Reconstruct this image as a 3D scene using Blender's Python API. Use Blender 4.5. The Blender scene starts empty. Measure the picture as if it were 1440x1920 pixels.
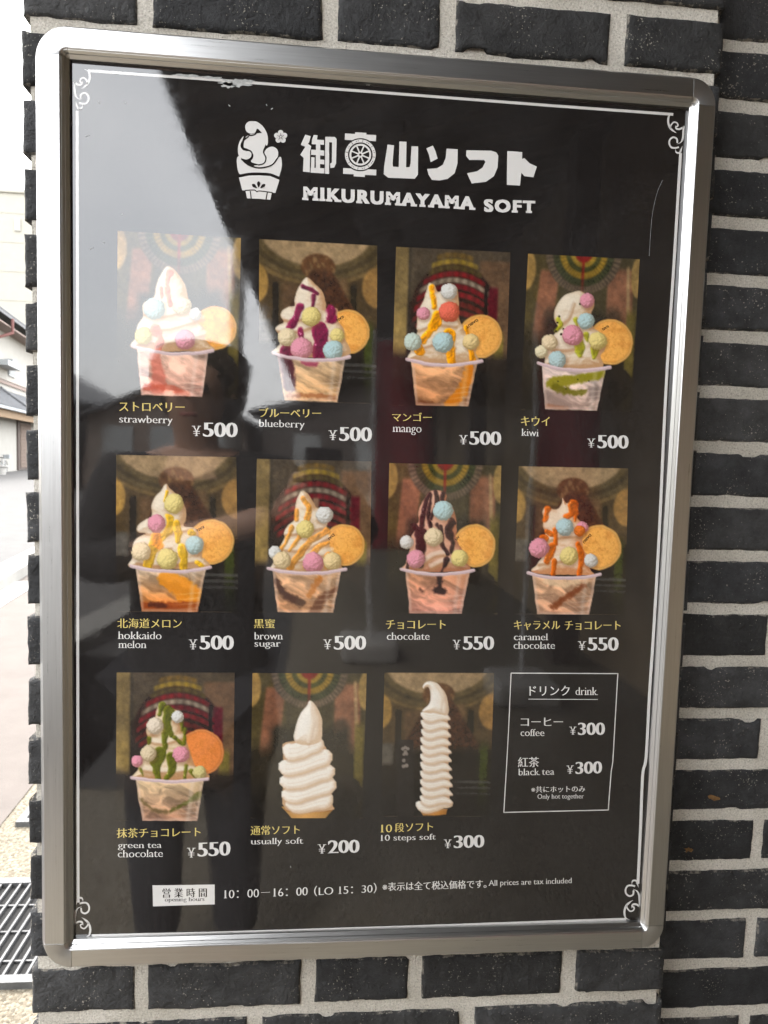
import bpy, bmesh, math, random
import numpy as np
from mathutils import Vector, Matrix, noise as mnoise

random.seed(7)
RNG = np.random.RandomState(7)
SC = bpy.context.scene
COL = SC.collection

# ------------------------------------------------------------------ camera
F_PX = 1300.0                       # focal length in pixels of the 1440 x 1920 photograph
CAM = np.array([-0.0541, -0.68936, 1.40])
RV = np.array([0.07690, 0.02640, 0.08783])
def _rod(r):
    t = np.linalg.norm(r); k = r / t
    K = np.array([[0, -k[2], k[1]], [k[2], 0, -k[0]], [-k[1], k[0], 0]])
    return np.eye(3) + math.sin(t) * K + (1 - math.cos(t)) * K @ K
ROT = _rod(RV)                      # world -> (right, forward, up) of the camera
FC_Z = CAM[2] - 0.06606             # height of the sign's centre
cd = bpy.data.cameras.new('camera')
cd.sensor_fit = 'VERTICAL'; cd.sensor_height = 36.0
cd.lens = 36.0 * F_PX / 1920.0
cd.clip_start = 0.02; cd.clip_end = 2000
cd.dof.use_dof = True; cd.dof.focus_distance = 0.72; cd.dof.aperture_fstop = 13.0
cam = bpy.data.objects.new('camera', cd); COL.objects.link(cam)
rt, fw, up = ROT[0], ROT[1], ROT[2]
m = Matrix.Identity(4)
for i in range(3):
    m[i][0] = rt[i]; m[i][1] = up[i]; m[i][2] = -fw[i]; m[i][3] = CAM[i]
cam.matrix_world = m
SC.camera = cam

# ------------------------------------------------------------------ sky, sun, exposure
W = bpy.data.worlds.new('World'); SC.world = W; W.use_nodes = True
SUN_EL, SUN_AZ = math.radians(52), math.radians(-28)     # sun behind the pillar's wall, a little to the left
nt = W.node_tree; nt.nodes.clear()
sky = nt.nodes.new('ShaderNodeTexSky'); sky.sky_type = 'NISHITA'; sky.sun_disc = False
sky.sun_elevation = SUN_EL; sky.sun_rotation = SUN_AZ
sky.air_density = 1.0; sky.dust_density = 6.0; sky.ozone_density = 1.0
bg = nt.nodes.new('ShaderNodeBackground'); bg.inputs['Strength'].default_value = 0.12
ou = nt.nodes.new('ShaderNodeOutputWorld')
# a bright veil of thin cloud over most of the sky
tc = nt.nodes.new('ShaderNodeTexCoord'); cn = nt.nodes.new('ShaderNodeTexNoise'); cn.inputs['Scale'].default_value = 2.2; cn.inputs['Detail'].default_value = 5.0
cr = nt.nodes.new('ShaderNodeMapRange'); cr.inputs[1].default_value = .3; cr.inputs[2].default_value = .7; cr.inputs[3].default_value = .62; cr.inputs[4].default_value = .95
mx = nt.nodes.new('ShaderNodeMix'); mx.data_type = 'RGBA'; mx.inputs[7].default_value = (9.6, 9.65, 9.7, 1)
nt.links.new(tc.outputs['Generated'], cn.inputs['Vector']); nt.links.new(cn.outputs[0], cr.inputs[0]); nt.links.new(cr.outputs[0], mx.inputs[0])
nt.links.new(sky.outputs[0], mx.inputs[6]); nt.links.new(mx.outputs[2], bg.inputs[0]); nt.links.new(bg.outputs[0], ou.inputs[0])
sl = bpy.data.lights.new('sun', 'SUN'); sl.energy = 0.6; sl.angle = math.radians(10); sl.color = (1, .95, .88)
so = bpy.data.objects.new('sun', sl); COL.objects.link(so)
sd = Vector((math.sin(SUN_AZ) * math.cos(SUN_EL), math.cos(SUN_AZ) * math.cos(SUN_EL), math.sin(SUN_EL)))
so.rotation_euler = (-sd).to_track_quat('-Z', 'Y').to_euler()
so.location = (-6, 8, 12)
vs = SC.view_settings
SC.display_settings.display_device = 'sRGB'
vs.view_transform = 'Standard'; vs.look = 'None'; vs.gamma = 1.0; vs.exposure = 2.8
SC.cycles.use_denoising = True
SC.cycles.max_bounces = 8; SC.cycles.diffuse_bounces = 4; SC.cycles.glossy_bounces = 4
SC.cycles.caustics_reflective = False; SC.cycles.caustics_refractive = False

# ------------------------------------------------------------------ measuring helpers
def ray(x, y):
    return ROT.T @ np.array([(x - 720) / F_PX, 1, -(y - 960) / F_PX])
def on_plane(x, y, Y):              # photo pixel -> point of the vertical plane y = Y
    d = ray(x, y); s = (Y - CAM[1]) / d[1]
    return CAM + s * d
def on_ground(x, y, Z=0.0):
    d = ray(x, y); s = (Z - CAM[2]) / d[2]
    return CAM + s * d

# ------------------------------------------------------------------ object helpers
def link_mesh(name, verts, faces, mats, parent=None, mat_idx=None, smooth=False, origin=(0, 0, 0)):
    me = bpy.data.meshes.new(name)
    o = Vector(origin)
    me.from_pydata([tuple(Vector(v) - o) for v in verts], [], faces)
    for mm in (mats if isinstance(mats, (list, tuple)) else [mats]): me.materials.append(mm)
    if mat_idx is not None: me.polygons.foreach_set('material_index', mat_idx)
    if smooth: me.polygons.foreach_set('use_smooth', [True] * len(me.polygons))
    me.update()
    ob = bpy.data.objects.new(name, me); COL.objects.link(ob)
    ob.location = o
    if parent is not None: attach(ob, parent)
    return ob
def attach(ob, parent):
    ob.parent = parent
    l = Vector((0, 0, 0)); p = parent
    while p is not None: l += p.location; p = p.parent
    ob.location = ob.location - l
def thing(name, label, cat, loc=(0, 0, 0), group=None):
    o = bpy.data.objects.new(name, None); COL.objects.link(o); o.location = loc
    o.empty_display_size = 0.1
    o['label'] = label; o['category'] = cat
    if group: o['group'] = group
    return o
def tag(o, label, cat, group=None):
    o['label'] = label; o['category'] = cat
    if group: o['group'] = group
    return o
def structure(name, verts, faces, mat, label, cat):
    o = link_mesh(name, verts, faces, mat); o['kind'] = 'structure'; o['label'] = label; o['category'] = cat
    return o
class MB:
    """collects boxes, prisms and tubes into one mesh"""
    def __init__(s): s.v = []; s.f = []; s.mi = []
    def add(s, v, f, mi=0):
        n = len(s.v); s.v += [tuple(map(float, p)) for p in v]
        s.f += [tuple(i + n for i in q) for q in f]; s.mi += [mi] * len(f)
    def box(s, x0, x1, y0, y1, z0, z1, mi=0, T=None, bev=0.0):
        b = bev
        if b <= 0:
            v = [(x, y, z) for x in (x0, x1) for y in (y0, y1) for z in (z0, z1)]
            f = [(0, 1, 3, 2), (4, 6, 7, 5), (0, 4, 5, 1), (2, 3, 7, 6), (0, 2, 6, 4), (1, 5, 7, 3)]
        else:
            bm = bmesh.new(); r = bmesh.ops.create_cube(bm, size=1)
            for q in r['verts']:
                q.co = Vector((x0 if q.co.x < 0 else x1, y0 if q.co.y < 0 else y1, z0 if q.co.z < 0 else z1))
            bmesh.ops.bevel(bm, geom=bm.edges[:], offset=b, segments=2, affect='EDGES', profile=.5)
            bm.verts.index_update(); v = [tuple(q.co) for q in bm.verts]; f = [tuple(q.index for q in p.verts) for p in bm.faces]
            bm.free()
        if T is not None: v = [tuple(T @ Vector(p)) for p in v]
        s.add(v, f, mi)
    def tube(s, pts, rad, n=10, mi=0, cap=True):
        pts = [Vector(p) for p in pts]; rads = rad if isinstance(rad, (list, tuple)) else [rad] * len(pts)
        rings = []; prev = None
        for i, p in enumerate(pts):
            t = (pts[min(i + 1, len(pts) - 1)] - pts[max(i - 1, 0)]).normalized()
            a = prev if prev is not None else (Vector((0, 0, 1)) if abs(t.z) < .9 else Vector((1, 0, 0)))
            u = (a - t * a.dot(t)).normalized(); w = t.cross(u); prev = u
            rings.append([p + (u * math.cos(2 * math.pi * k / n) + w * math.sin(2 * math.pi * k / n)) * rads[i] for k in range(n)])
        v = [q for r in rings for q in r]; f = []
        for i in range(len(rings) - 1):
            for k in range(n):
                f.append((i * n + k, i * n + (k + 1) % n, (i + 1) * n + (k + 1) % n, (i + 1) * n + k))
        if cap: f += [tuple(range(n))[::-1], tuple((len(rings) - 1) * n + k for k in range(n))]
        s.add(v, f, mi)
    def torus(s, c, axis, R, r, n=40, k=8, mi=0):
        c = Vector(c); ax = Vector(axis).normalized(); u = ax.orthogonal().normalized(); w = ax.cross(u); v = []; f = []
        for i in range(n):
            a = 2 * math.pi * i / n; d = u * math.cos(a) + w * math.sin(a)
            for j in range(k):
                b = 2 * math.pi * j / k; v.append(c + d * (R + r * math.cos(b)) + ax * r * math.sin(b))
        for i in range(n):
            for j in range(k): f.append((i * k + j, ((i + 1) % n) * k + j, ((i + 1) % n) * k + (j + 1) % k, i * k + (j + 1) % k))
        s.add(v, f, mi)
    def build(s, name, mats, parent=None, smooth=False, origin=(0, 0, 0)):
        return link_mesh(name, s.v, s.f, mats, parent, s.mi, smooth, origin)

# ------------------------------------------------------------------ materials
def srgb(r, g, b):
    c = np.array([r, g, b], float) / 255.0
    c = np.where(c <= .04045, c / 12.92, ((c + .055) / 1.055) ** 2.4)
    return (float(c[0]), float(c[1]), float(c[2]), 1.0)
def new_mat(name):
    mt = bpy.data.materials.new(name); mt.use_nodes = True
    n = mt.node_tree; b = n.nodes['Principled BSDF']
    return mt, n, b, n.links
def N(n, t, **kw):
    x = n.nodes.new(t)
    for k, v in kw.items():
        if k in x.inputs: x.inputs[k].default_value = v
        else: setattr(x, k, v)
    return x
def ramp(n, pts):
    r = n.nodes.new('ShaderNodeValToRGB'); e = r.color_ramp.elements
    while len(e) < len(pts): e.new(.5)
    for q, (p, c) in zip(e, pts):
        q.position = p; q.color = c if len(c) == 4 else (*c, 1)
    return r
def plain(name, col, rough=.7, var=.12, scale=8, bump=0.0, bscale=60, metal=0, spec=.4):
    """one colour broken up by two noises, with an optional fine bump"""
    mt, n, b, L = new_mat(name)
    g = N(n, 'ShaderNodeNewGeometry'); t = N(n, 'ShaderNodeTexNoise', Scale=scale, Detail=6.0, Roughness=.65)
    L.new(g.outputs['Position'], t.inputs['Vector'])
    lo = tuple(c * (1 - var) for c in col[:3]); hi = tuple(min(1, c * (1 + var)) for c in col[:3])
    r = ramp(n, [(.3, lo), (.7, hi)]); L.new(t.outputs[0], r.inputs[0]); L.new(r.outputs[0], b.inputs['Base Color'])
    b.inputs['Roughness'].default_value = rough; b.inputs['Metallic'].default_value = metal
    b.inputs['Specular IOR Level'].default_value = spec
    if bump:
        t2 = N(n, 'ShaderNodeTexNoise', Scale=bscale, Detail=4.0); L.new(g.outputs['Position'], t2.inputs['Vector'])
        bp = N(n, 'ShaderNodeBump', Strength=.8, Distance=bump); L.new(t2.outputs[0], bp.inputs['Height']); L.new(bp.outputs[0], b.inputs['Normal'])
    return mt
def brick_mat():
    mt, n, b, L = new_mat('black_brick')
    g = N(n, 'ShaderNodeNewGeometry'); at = N(n, 'ShaderNodeAttribute', attribute_name='tone')
    pos = g.outputs['Position']
    n1 = N(n, 'ShaderNodeTexNoise', Scale=38.0, Detail=8.0, Roughness=.7); L.new(pos, n1.inputs['Vector'])
    r1 = ramp(n, [(.28, (.45, .45, .46)), (.5, (.95, .95, .96)), (.74, (1.6, 1.61, 1.64))]); L.new(n1.outputs[0], r1.inputs[0])
    m1 = N(n, 'ShaderNodeMix', data_type='RGBA', blend_type='MULTIPLY'); m1.inputs[0].default_value = 1
    L.new(at.outputs['Color'], m1.inputs[6]); L.new(r1.outputs[0], m1.inputs[7])
    # specks of mortar splashed on the face, in drifts
    v = N(n, 'ShaderNodeTexNoise', Scale=420.0, Detail=2.0, Roughness=.6); L.new(pos, v.inputs['Vector'])
    v2 = N(n, 'ShaderNodeTexNoise', Scale=26.0, Detail=3.0); L.new(pos, v2.inputs['Vector'])
    ml = N(n, 'ShaderNodeMath', operation='MULTIPLY_ADD'); L.new(v2.outputs[0], ml.inputs[0]); ml.inputs[1].default_value = .38; L.new(v.outputs[0], ml.inputs[2])
    r2 = ramp(n, [(.865, (0, 0, 0)), (.92, (1, 1, 1))]); L.new(ml.outputs[0], r2.inputs[0])
    m2 = N(n, 'ShaderNodeMix', data_type='RGBA'); L.new(r2.outputs[0], m2.inputs[0]); L.new(m1.outputs[2], m2.inputs[6]); m2.inputs[7].default_value = (.30, .28, .24, 1)
    # mortar smeared thinly over the arrises, where the attribute's alpha falls to 0
    es = N(n, 'ShaderNodeTexNoise', Scale=75.0, Detail=6.0, Roughness=.75); L.new(pos, es.inputs['Vector'])
    ea = N(n, 'ShaderNodeMath', operation='MULTIPLY_ADD'); L.new(at.outputs['Alpha'], ea.inputs[0]); ea.inputs[1].default_value = -.36; L.new(es.outputs[0], ea.inputs[2])
    er = ramp(n, [(.50, (0, 0, 0)), (.62, (.75, .75, .75))]); L.new(ea.outputs[0], er.inputs[0])
    m3 = N(n, 'ShaderNodeMix', data_type='RGBA'); L.new(er.outputs[0], m3.inputs[0]); L.new(m2.outputs[2], m3.inputs[6]); m3.inputs[7].default_value = (.34, .31, .26, 1)
    L.new(m3.outputs[2], b.inputs['Base Color'])
    b.inputs['Roughness'].default_value = .78; b.inputs['Specular IOR Level'].default_value = .35
    h = N(n, 'ShaderNodeTexNoise', Scale=300.0, Detail=5.0, Roughness=.7); L.new(pos, h.inputs['Vector'])
    h2 = N(n, 'ShaderNodeTexNoise', Scale=70.0, Detail=4.0, Roughness=.6, Distortion=.6); L.new(pos, h2.inputs['Vector'])
    ad = N(n, 'ShaderNodeMath', operation='MULTIPLY_ADD'); L.new(h2.outputs[0], ad.inputs[0]); ad.inputs[1].default_value = 2.0; L.new(h.outputs[0], ad.inputs[2])
    bp = N(n, 'ShaderNodeBump', Strength=1.0, Distance=.0021); L.new(ad.outputs[0], bp.inputs['Height']); L.new(bp.outputs[0], b.inputs['Normal'])
    return mt
def mortar_mat():
    mt, n, b, L = new_mat('sand_mortar')
    g = N(n, 'ShaderNodeNewGeometry'); pos = g.outputs['Position']
    t = N(n, 'ShaderNodeTexNoise', Scale=520.0, Detail=3.0, Roughness=.7); L.new(pos, t.inputs['Vector'])
    r = ramp(n, [(.26, (.25, .23, .20)), (.42, (.60, .568, .505)), (.62, (.75, .715, .645)), (.8, (.88, .85, .78))]); L.new(t.outputs[0], r.inputs[0])
    t2 = N(n, 'ShaderNodeTexNoise', Scale=14.0, Detail=4.0); L.new(pos, t2.inputs['Vector'])
    r2 = ramp(n, [(.3, (.78, .77, .74)), (.7, (1.05, 1.05, 1.05))]); L.new(t2.outputs[0], r2.inputs[0])
    mm = N(n, 'ShaderNodeMix', data_type='RGBA', blend_type='MULTIPLY'); mm.inputs[0].default_value = 1
    L.new(r.outputs[0], mm.inputs[6]); L.new(r2.outputs[0], mm.inputs[7]); L.new(mm.outputs[2], b.inputs['Base Color'])
    b.inputs['Roughness'].default_value = .95; b.inputs['Specular IOR Level'].default_value = .15
    h = N(n, 'ShaderNodeTexNoise', Scale=360.0, Detail=4.0, Roughness=.7); L.new(pos, h.inputs['Vector'])
    bp = N(n, 'ShaderNodeBump', Strength=1.0, Distance=.0022); L.new(h.outputs[0], bp.inputs['Height']); L.new(bp.outputs[0], b.inputs['Normal'])
    return mt
def metal_mat(name, col, rough, stretch, scratch=.5):
    """brushed aluminium; stretch = scale of the brushing noise along x, y, z"""
    mt, n, b, L = new_mat(name)
    g = N(n, 'ShaderNodeNewGeometry')
    mp = N(n, 'ShaderNodeMapping'); mp.inputs['Scale'].default_value = stretch; L.new(g.outputs['Position'], mp.inputs['Vector'])
    t = N(n, 'ShaderNodeTexNoise', Scale=1.0, Detail=6.0, Roughness=.7); L.new(mp.outputs[0], t.inputs['Vector'])
    r = ramp(n, [(.25, tuple(c * .84 for c in col)), (.75, col)]); L.new(t.outputs[0], r.inputs[0])
    # handling marks: short pale scuffs
    s = N(n, 'ShaderNodeTexNoise', Scale=95.0, Detail=2.0, Distortion=2.5); L.new(g.outputs['Position'], s.inputs['Vector'])
    s2 = N(n, 'ShaderNodeTexNoise', Scale=11.0, Detail=2.0); L.new(g.outputs['Position'], s2.inputs['Vector'])
    sm = N(n, 'ShaderNodeMath', operation='MULTIPLY'); L.new(s.outputs[0], sm.inputs[0]); L.new(s2.outputs[0], sm.inputs[1])
    rs = ramp(n, [(.42, (0, 0, 0)), (.52, (scratch,) * 3)]); L.new(sm.outputs[0], rs.inputs[0])
    L.new(r.outputs[0], b.inputs['Base Color'])
    b.inputs['Metallic'].default_value = 1
    rr = N(n, 'ShaderNodeMapRange'); L.new(t.outputs[0], rr.inputs[0]); rr.inputs[3].default_value = rough * .75; rr.inputs[4].default_value = rough * 1.25
    ad = N(n, 'ShaderNodeMath', operation='MULTIPLY_ADD'); L.new(rs.outputs[0], ad.inputs[0]); ad.inputs[1].default_value = .22; L.new(rr.outputs[0], ad.inputs[2])
    L.new(ad.outputs[0], b.inputs['Roughness'])
    bp = N(n, 'ShaderNodeBump', Strength=.25, Distance=.00012); L.new(t.outputs[0], bp.inputs['Height']); L.new(bp.outputs[0], b.inputs['Normal'])
    return mt
def print_mat(name, col=None):
    """ink under a glossy laminate; col None = colours painted per vertex (the printed photographs)"""
    mt, n, b, L = new_mat(name)
    g = N(n, 'ShaderNodeNewGeometry'); pos = g.outputs['Position']
    # a thin film of grey street dust, wiped about
    du = N(n, 'ShaderNodeTexNoise', Scale=240.0, Detail=3.0, Roughness=.7); L.new(pos, du.inputs['Vector'])
    du2 = N(n, 'ShaderNodeTexNoise', Scale=9.0, Detail=4.0, Distortion=1.2); L.new(pos, du2.inputs['Vector'])
    dm = N(n, 'ShaderNodeMath', operation='MULTIPLY'); L.new(du.outputs[0], dm.inputs[0]); L.new(du2.outputs[0], dm.inputs[1])
    dv = N(n, 'ShaderNodeMapRange'); L.new(dm.outputs[0], dv.inputs[0]); dv.inputs[1].default_value = .12; dv.inputs[2].default_value = .40; dv.inputs[3].default_value = .0; dv.inputs[4].default_value = .030
    mxd = N(n, 'ShaderNodeMix', data_type='RGBA'); L.new(dv.outputs[0], mxd.inputs[0]); mxd.inputs[7].default_value = (.46, .46, .46, 1)
    if col is None:
        a = N(n, 'ShaderNodeAttribute', attribute_name='ink'); L.new(a.outputs['Color'], mxd.inputs[6])
    else:
        mxd.inputs[6].default_value = col
    L.new(mxd.outputs[2], b.inputs['Base Color'])
    b.inputs['Roughness'].default_value = .6; b.inputs['Specular IOR Level'].default_value = 0.0
    b.inputs['Coat Weight'].default_value = 1.0; b.inputs['Coat IOR'].default_value = 1.80
    d = N(n, 'ShaderNodeTexNoise', Scale=55.0, Detail=6.0, Roughness=.75); L.new(pos, d.inputs['Vector'])
    dr = N(n, 'ShaderNodeMapRange'); L.new(d.outputs[0], dr.inputs[0]); dr.inputs[1].default_value = .35; dr.inputs[2].default_value = .75
    dr.inputs[3].default_value = .008; dr.inputs[4].default_value = .085; L.new(dr.outputs[0], b.inputs['Coat Roughness'])
    mp = N(n, 'ShaderNodeMapping'); mp.inputs['Scale'].default_value = (1.0, 1.0, 1.0); L.new(pos, mp.inputs['Vector'])
    w = N(n, 'ShaderNodeTexNoise', Scale=5.0, Detail=2.0, Roughness=.45); L.new(mp.outputs[0], w.inputs['Vector'])
    f = N(n, 'ShaderNodeTexNoise', Scale=420.0, Detail=2.0); L.new(pos, f.inputs['Vector'])
    bw = N(n, 'ShaderNodeBump', Strength=1.0, Distance=.0007); L.new(w.outputs[0], bw.inputs['Height'])
    bf = N(n, 'ShaderNodeBump', Strength=.25, Distance=.00002); L.new(f.outputs[0], bf.inputs['Height']); L.new(bw.outputs[0], bf.inputs['Normal'])
    L.new(bf.outputs[0], b.inputs['Coat Normal'])
    return mt
# ------------------------------------------------------------------ masonry
M_BRICK = brick_mat(); M_MORTAR = mortar_mat()
BRICK_V, BRICK_F, BRICK_T = [], [], []
def brick(u0, u1, z0, z1, face, depth, hi, frame, seed):
    """one hand-moulded brick: rounded, uneven arrises and a rough face. frame(u, d, z) -> world, d = depth behind the face"""
    def cuts(a, b, step):
        m_ = [a, a, a + .0012, a + .0035]; k = max(1, int(round((b - a - .007) / step)))
        m_ += [a + .0035 + (b - a - .007) * i / k for i in range(1, k)]
        return m_ + [b - .0035, b - .0012, b, b]
    su, sz = (.0045, .0045) if hi else (.05, .03)
    us, zs = cuts(u0, u1, su), cuts(z0, z1, sz)
    prof = {0: depth, 1: .0034, 2: .0012, 3: 0.0}
    nu, nz = len(us), len(zs); base = len(BRICK_V)
    tone = (.038 + .034 * (random.random() - .38)); tint = random.random()
    col = (tone * (1.0 - .03 * tint), tone * (1.0 - .005 * tint), tone * (.99 + .05 * tint), 1)
    wob = random.uniform(-.0012, .0012)
    for j, z in enumerate(zs):
        ej = min(j, nz - 1 - j)
        for i, u in enumerate(us):
            ei = min(i, nu - 1 - i); e = min(ei, ej, 3)
            d = max(prof[min(ei, 3)], prof[min(ej, 3)])
            q = Vector((u * 1, z * 1, seed * 3.17))
            a = mnoise.noise(q * 95) * .0010 + mnoise.noise(q * 28) * .0011
            c = mnoise.noise((q + Vector((9, 4, 2))) * 95) * .0011 + mnoise.noise((q + Vector((5, 1, 2))) * 24) * .0012
            k = 1.0 if e < 3 else .25
            f = mnoise.noise(q * 160) * .0005 + mnoise.noise(q * 45) * .0006 if e >= 2 else 0
            chip = max(0.0, mnoise.noise((q + Vector((2, 8, 1))) * 42) - .44) * .02 if e < 3 and ej < 3 else 0
            BRICK_V.append(frame(u + a * k, (d if e else depth) + face + wob + f + (chip if e else 0), z + c * k + (chip * .8 if j < nz / 2 else -chip * .8)))
            BRICK_T.append(col[:3] + ((0.0 if e < 3 else 1.0),))
    for j in range(nz - 1):
        for i in range(nu - 1):
            p = base + j * nu + i
            BRICK_F.append((p, p + 1, p + nu + 1, p + nu))
def flush_bricks(name, mortar_boxes, label, cat, origin):
    global BRICK_V, BRICK_F, BRICK_T
    mb = MB()
    for bx in mortar_boxes: mb.box(*bx)
    nb = len(BRICK_F); off = len(BRICK_V)
    verts = list(BRICK_V) + mb.v; faces = list(BRICK_F) + [tuple(i + off for i in f) for f in mb.f]
    ob = link_mesh(name, verts, faces, [M_BRICK, M_MORTAR], None, [0] * nb + [1] * len(mb.f), False, origin)
    ob.data.polygons.foreach_set('use_smooth', [True] * nb + [False] * len(mb.f))
    at = ob.data.color_attributes.new('tone', 'FLOAT_COLOR', 'POINT')
    at.data.foreach_set('color', np.array(list(BRICK_T) + [(.5, .5, .5, 1)] * len(mb.v), np.float32).ravel())
    tag(ob, label, cat)
    BRICK_V, BRICK_F, BRICK_T = [], [], []
    return ob
PITCH, JOINT = .0604, .0128
PZ0 = 1.7871                         # centre of the bed joint just over the sign
ROW_E = [(-.3372, -.2345), (-.2210, -.0655), (-.0505, .0480), (.0630, .2155), (.2320, .3315)]
ROW_O = [(-.3372, -.1208), (-.1043, .1051), (.1214, .3315)]
front = lambda u, d, z: (u, d, z)
left_side = lambda u, d, z: (-.3372 + d, u, z)
sd_ = 0
for k in range(-18, 30):
    zt = PZ0 - PITCH * (k - 1) - JOINT / 2; zb = PZ0 - PITCH * k + JOINT / 2
    if zb < .0: break
    rows = ROW_E if k % 2 == 0 else ROW_O
    for q, (a, b) in enumerate(rows):
        sd_ += 1
        near = -2 <= k <= 1 or 15 <= k <= 18
        hi = near or (q == 0 and -2 <= k <= 18)
        brick(a, b, zb, zt, 0, .10, hi, front, sd_)
    ys = [(.113, .208), (.222, .43), (.445, .60)] if k % 2 == 0 else [(.113, .320), (.334, .60)]
    for a, b in ys:
        sd_ += 1; brick(a, b, zb, zt, 0, .10, False, left_side, sd_)
pillar = flush_bricks('brick_pillar', [(-.3305, .3255, .0036, .60, 0, 2.89)], 'black brick pillar with pale sand mortar joints that carries the framed menu sign', 'pillar', (0, .3, 0))
# the wall on the right, 45 mm behind the pillar's face, running bond
WZ0, WY = 1.848, .045
for k in range(-17, 31):
    zt = WZ0 - .0605 * (k - 1) - JOINT / 2; zb = WZ0 - .0605 * k + JOINT / 2
    if zb < 0: break
    x = .461 - .23 * 3 + (.115 if k % 2 == 0 else 0) + .23
    while x < 1.9:
        a, b = x + .0066, min(x + .23 - .0066, 1.95); x += .23
        if b < .30: continue
        sd_ += 1
        brick(max(a, .334), b, zb, zt, WY, .09, b > .33 and a < .50 and -3 <= k <= 19, front, sd_)
wall = flush_bricks('brick_wall', [(.3262, 1.95, WY + .0034, .60, 0, 2.89)], 'black brick wall in running bond set back behind the right edge of the pillar', 'wall', (1.1, .3, 0))
# ------------------------------------------------------------------ snap frame
HW, HH = .3198, .445
LBL = 'silver aluminium snap frame with rounded corner caps around the ice cream menu'
frame = thing('poster_frame', LBL, 'frame', (0, 0, FC_Z - HH))
ALU = (.62, .62, .615)
M_ALU_H = metal_mat('brushed_aluminium_across', ALU, .30, (14, 900, 900))
M_ALU_V = metal_mat('brushed_aluminium_upright', ALU, .30, (900, 900, 14))
M_CAP = metal_mat('cast_corner_metal', (.58, .58, .575), .34, (60, 60, 60), .2)
PROF = [(0, .0008), (0, .0118), (.0005, .0138), (.0050, .0208), (.0056, .0213), (.0224, .0218), (.0232, .0215), (.0238, .0208), (.0242, .0207), (.0260, .0186), (.0262, .0177), (.0284, .0156), (.0290, .0151), (.0292, .0118), (.0292, .0008)]
PV = .0292                           # pivot of the corner caps: the inner corner of the opening
KX = {1: .95, -1: 1.05}              # the right rail is a little narrower than the left one
def rail(name, mat, horiz, sign):
    v, f = [], []; n = len(PROF)
    ends = (-(HW - PV * KX[-1] - .0002), HW - PV * KX[1] - .0002) if horiz else (-(HH - PV - .0002), HH - PV - .0002)
    for e in ends:
        for d, h in PROF:
            p = (e, sign * (HH - d if horiz else HW - d * KX[sign]))
            v.append((p[0], -h, FC_Z + p[1]) if horiz else (p[1], -h, FC_Z + p[0]))
    for i in range(n - 1): f.append((i, i + 1, n + i + 1, n + i))
    f += [tuple(range(n)), tuple(range(2 * n - 1, n - 1, -1))]
    o = link_mesh(name, v, f, mat, frame)
    bm = bmesh.new(); bm.from_mesh(o.data); bmesh.ops.recalc_face_normals(bm, faces=bm.faces); bm.to_mesh(o.data); bm.free()
    return o
for s in (1, -1):
    rail('rail', M_ALU_H, True, s); rail('rail', M_ALU_V, False, s)
for sx in (1, -1):
    for sz in (1, -1):
        v, f = [], []; K = 16; n = len(PROF)
        for k in range(K + 1):
            a = math.pi / 2 * k / K
            for d, h in PROF:
                r = PV - d
                v.append((sx * (HW - PV * KX[sx] + r * KX[sx] * math.cos(a)), -h - (.0004 if 2 <= d * 1000 <= 26 else 0), FC_Z + sz * (HH - PV + r * math.sin(a))))
        for k in range(K):
            for i in range(n - 1): f.append((k * n + i, k * n + i + 1, (k + 1) * n + i + 1, (k + 1) * n + i))
        f += [tuple(range(n)), tuple(K * n + i for i in range(n))]
        o = link_mesh('corner_cap', v, f, M_CAP, frame, None, True)
        bm = bmesh.new(); bm.from_mesh(o.data); bmesh.ops.remove_doubles(bm, verts=bm.verts, dist=1e-6); bmesh.ops.recalc_face_normals(bm, faces=bm.faces); bm.to_mesh(o.data); bm.free()
        for e in o.data.edges: pass
        md = o.modifiers.new('edge', 'EDGE_SPLIT'); md.split_angle = math.radians(35)
# ------------------------------------------------------------------ the printed poster
PY = -.0116                          # face of the poster
LAY = .00006                         # each ink layer lies this much above the one below
def PX(x, y, layer=1):
    p = on_plane(x, y, PY); return Vector((p[0], PY - LAY * layer, p[2]))
M_INK = print_mat('black_print', (.0135, .0115, .0110, 1))
M_WHITE = print_mat('white_print', (.74, .73, .71, 1))
M_GOLD = print_mat('gold_print', srgb(219, 199, 120))
M_PHOTO = print_mat('photo_print')
M_TAPE = plain('tape_residue', (.45, .465, .46), .9, .3, 300)
poster = thing('menu_poster', 'black printed soft serve ice cream menu with photos, prices and white border inside the frame', 'poster', (0, PY, FC_Z - .425))
def wavy_sheet():
    mb = MB(); mb.box(-.2935, .2955, PY, PY + .0105, FC_Z - .4175, FC_Z + .4175)
    return mb.build('printed_sheet', M_INK, poster)
wavy_sheet()

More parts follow.
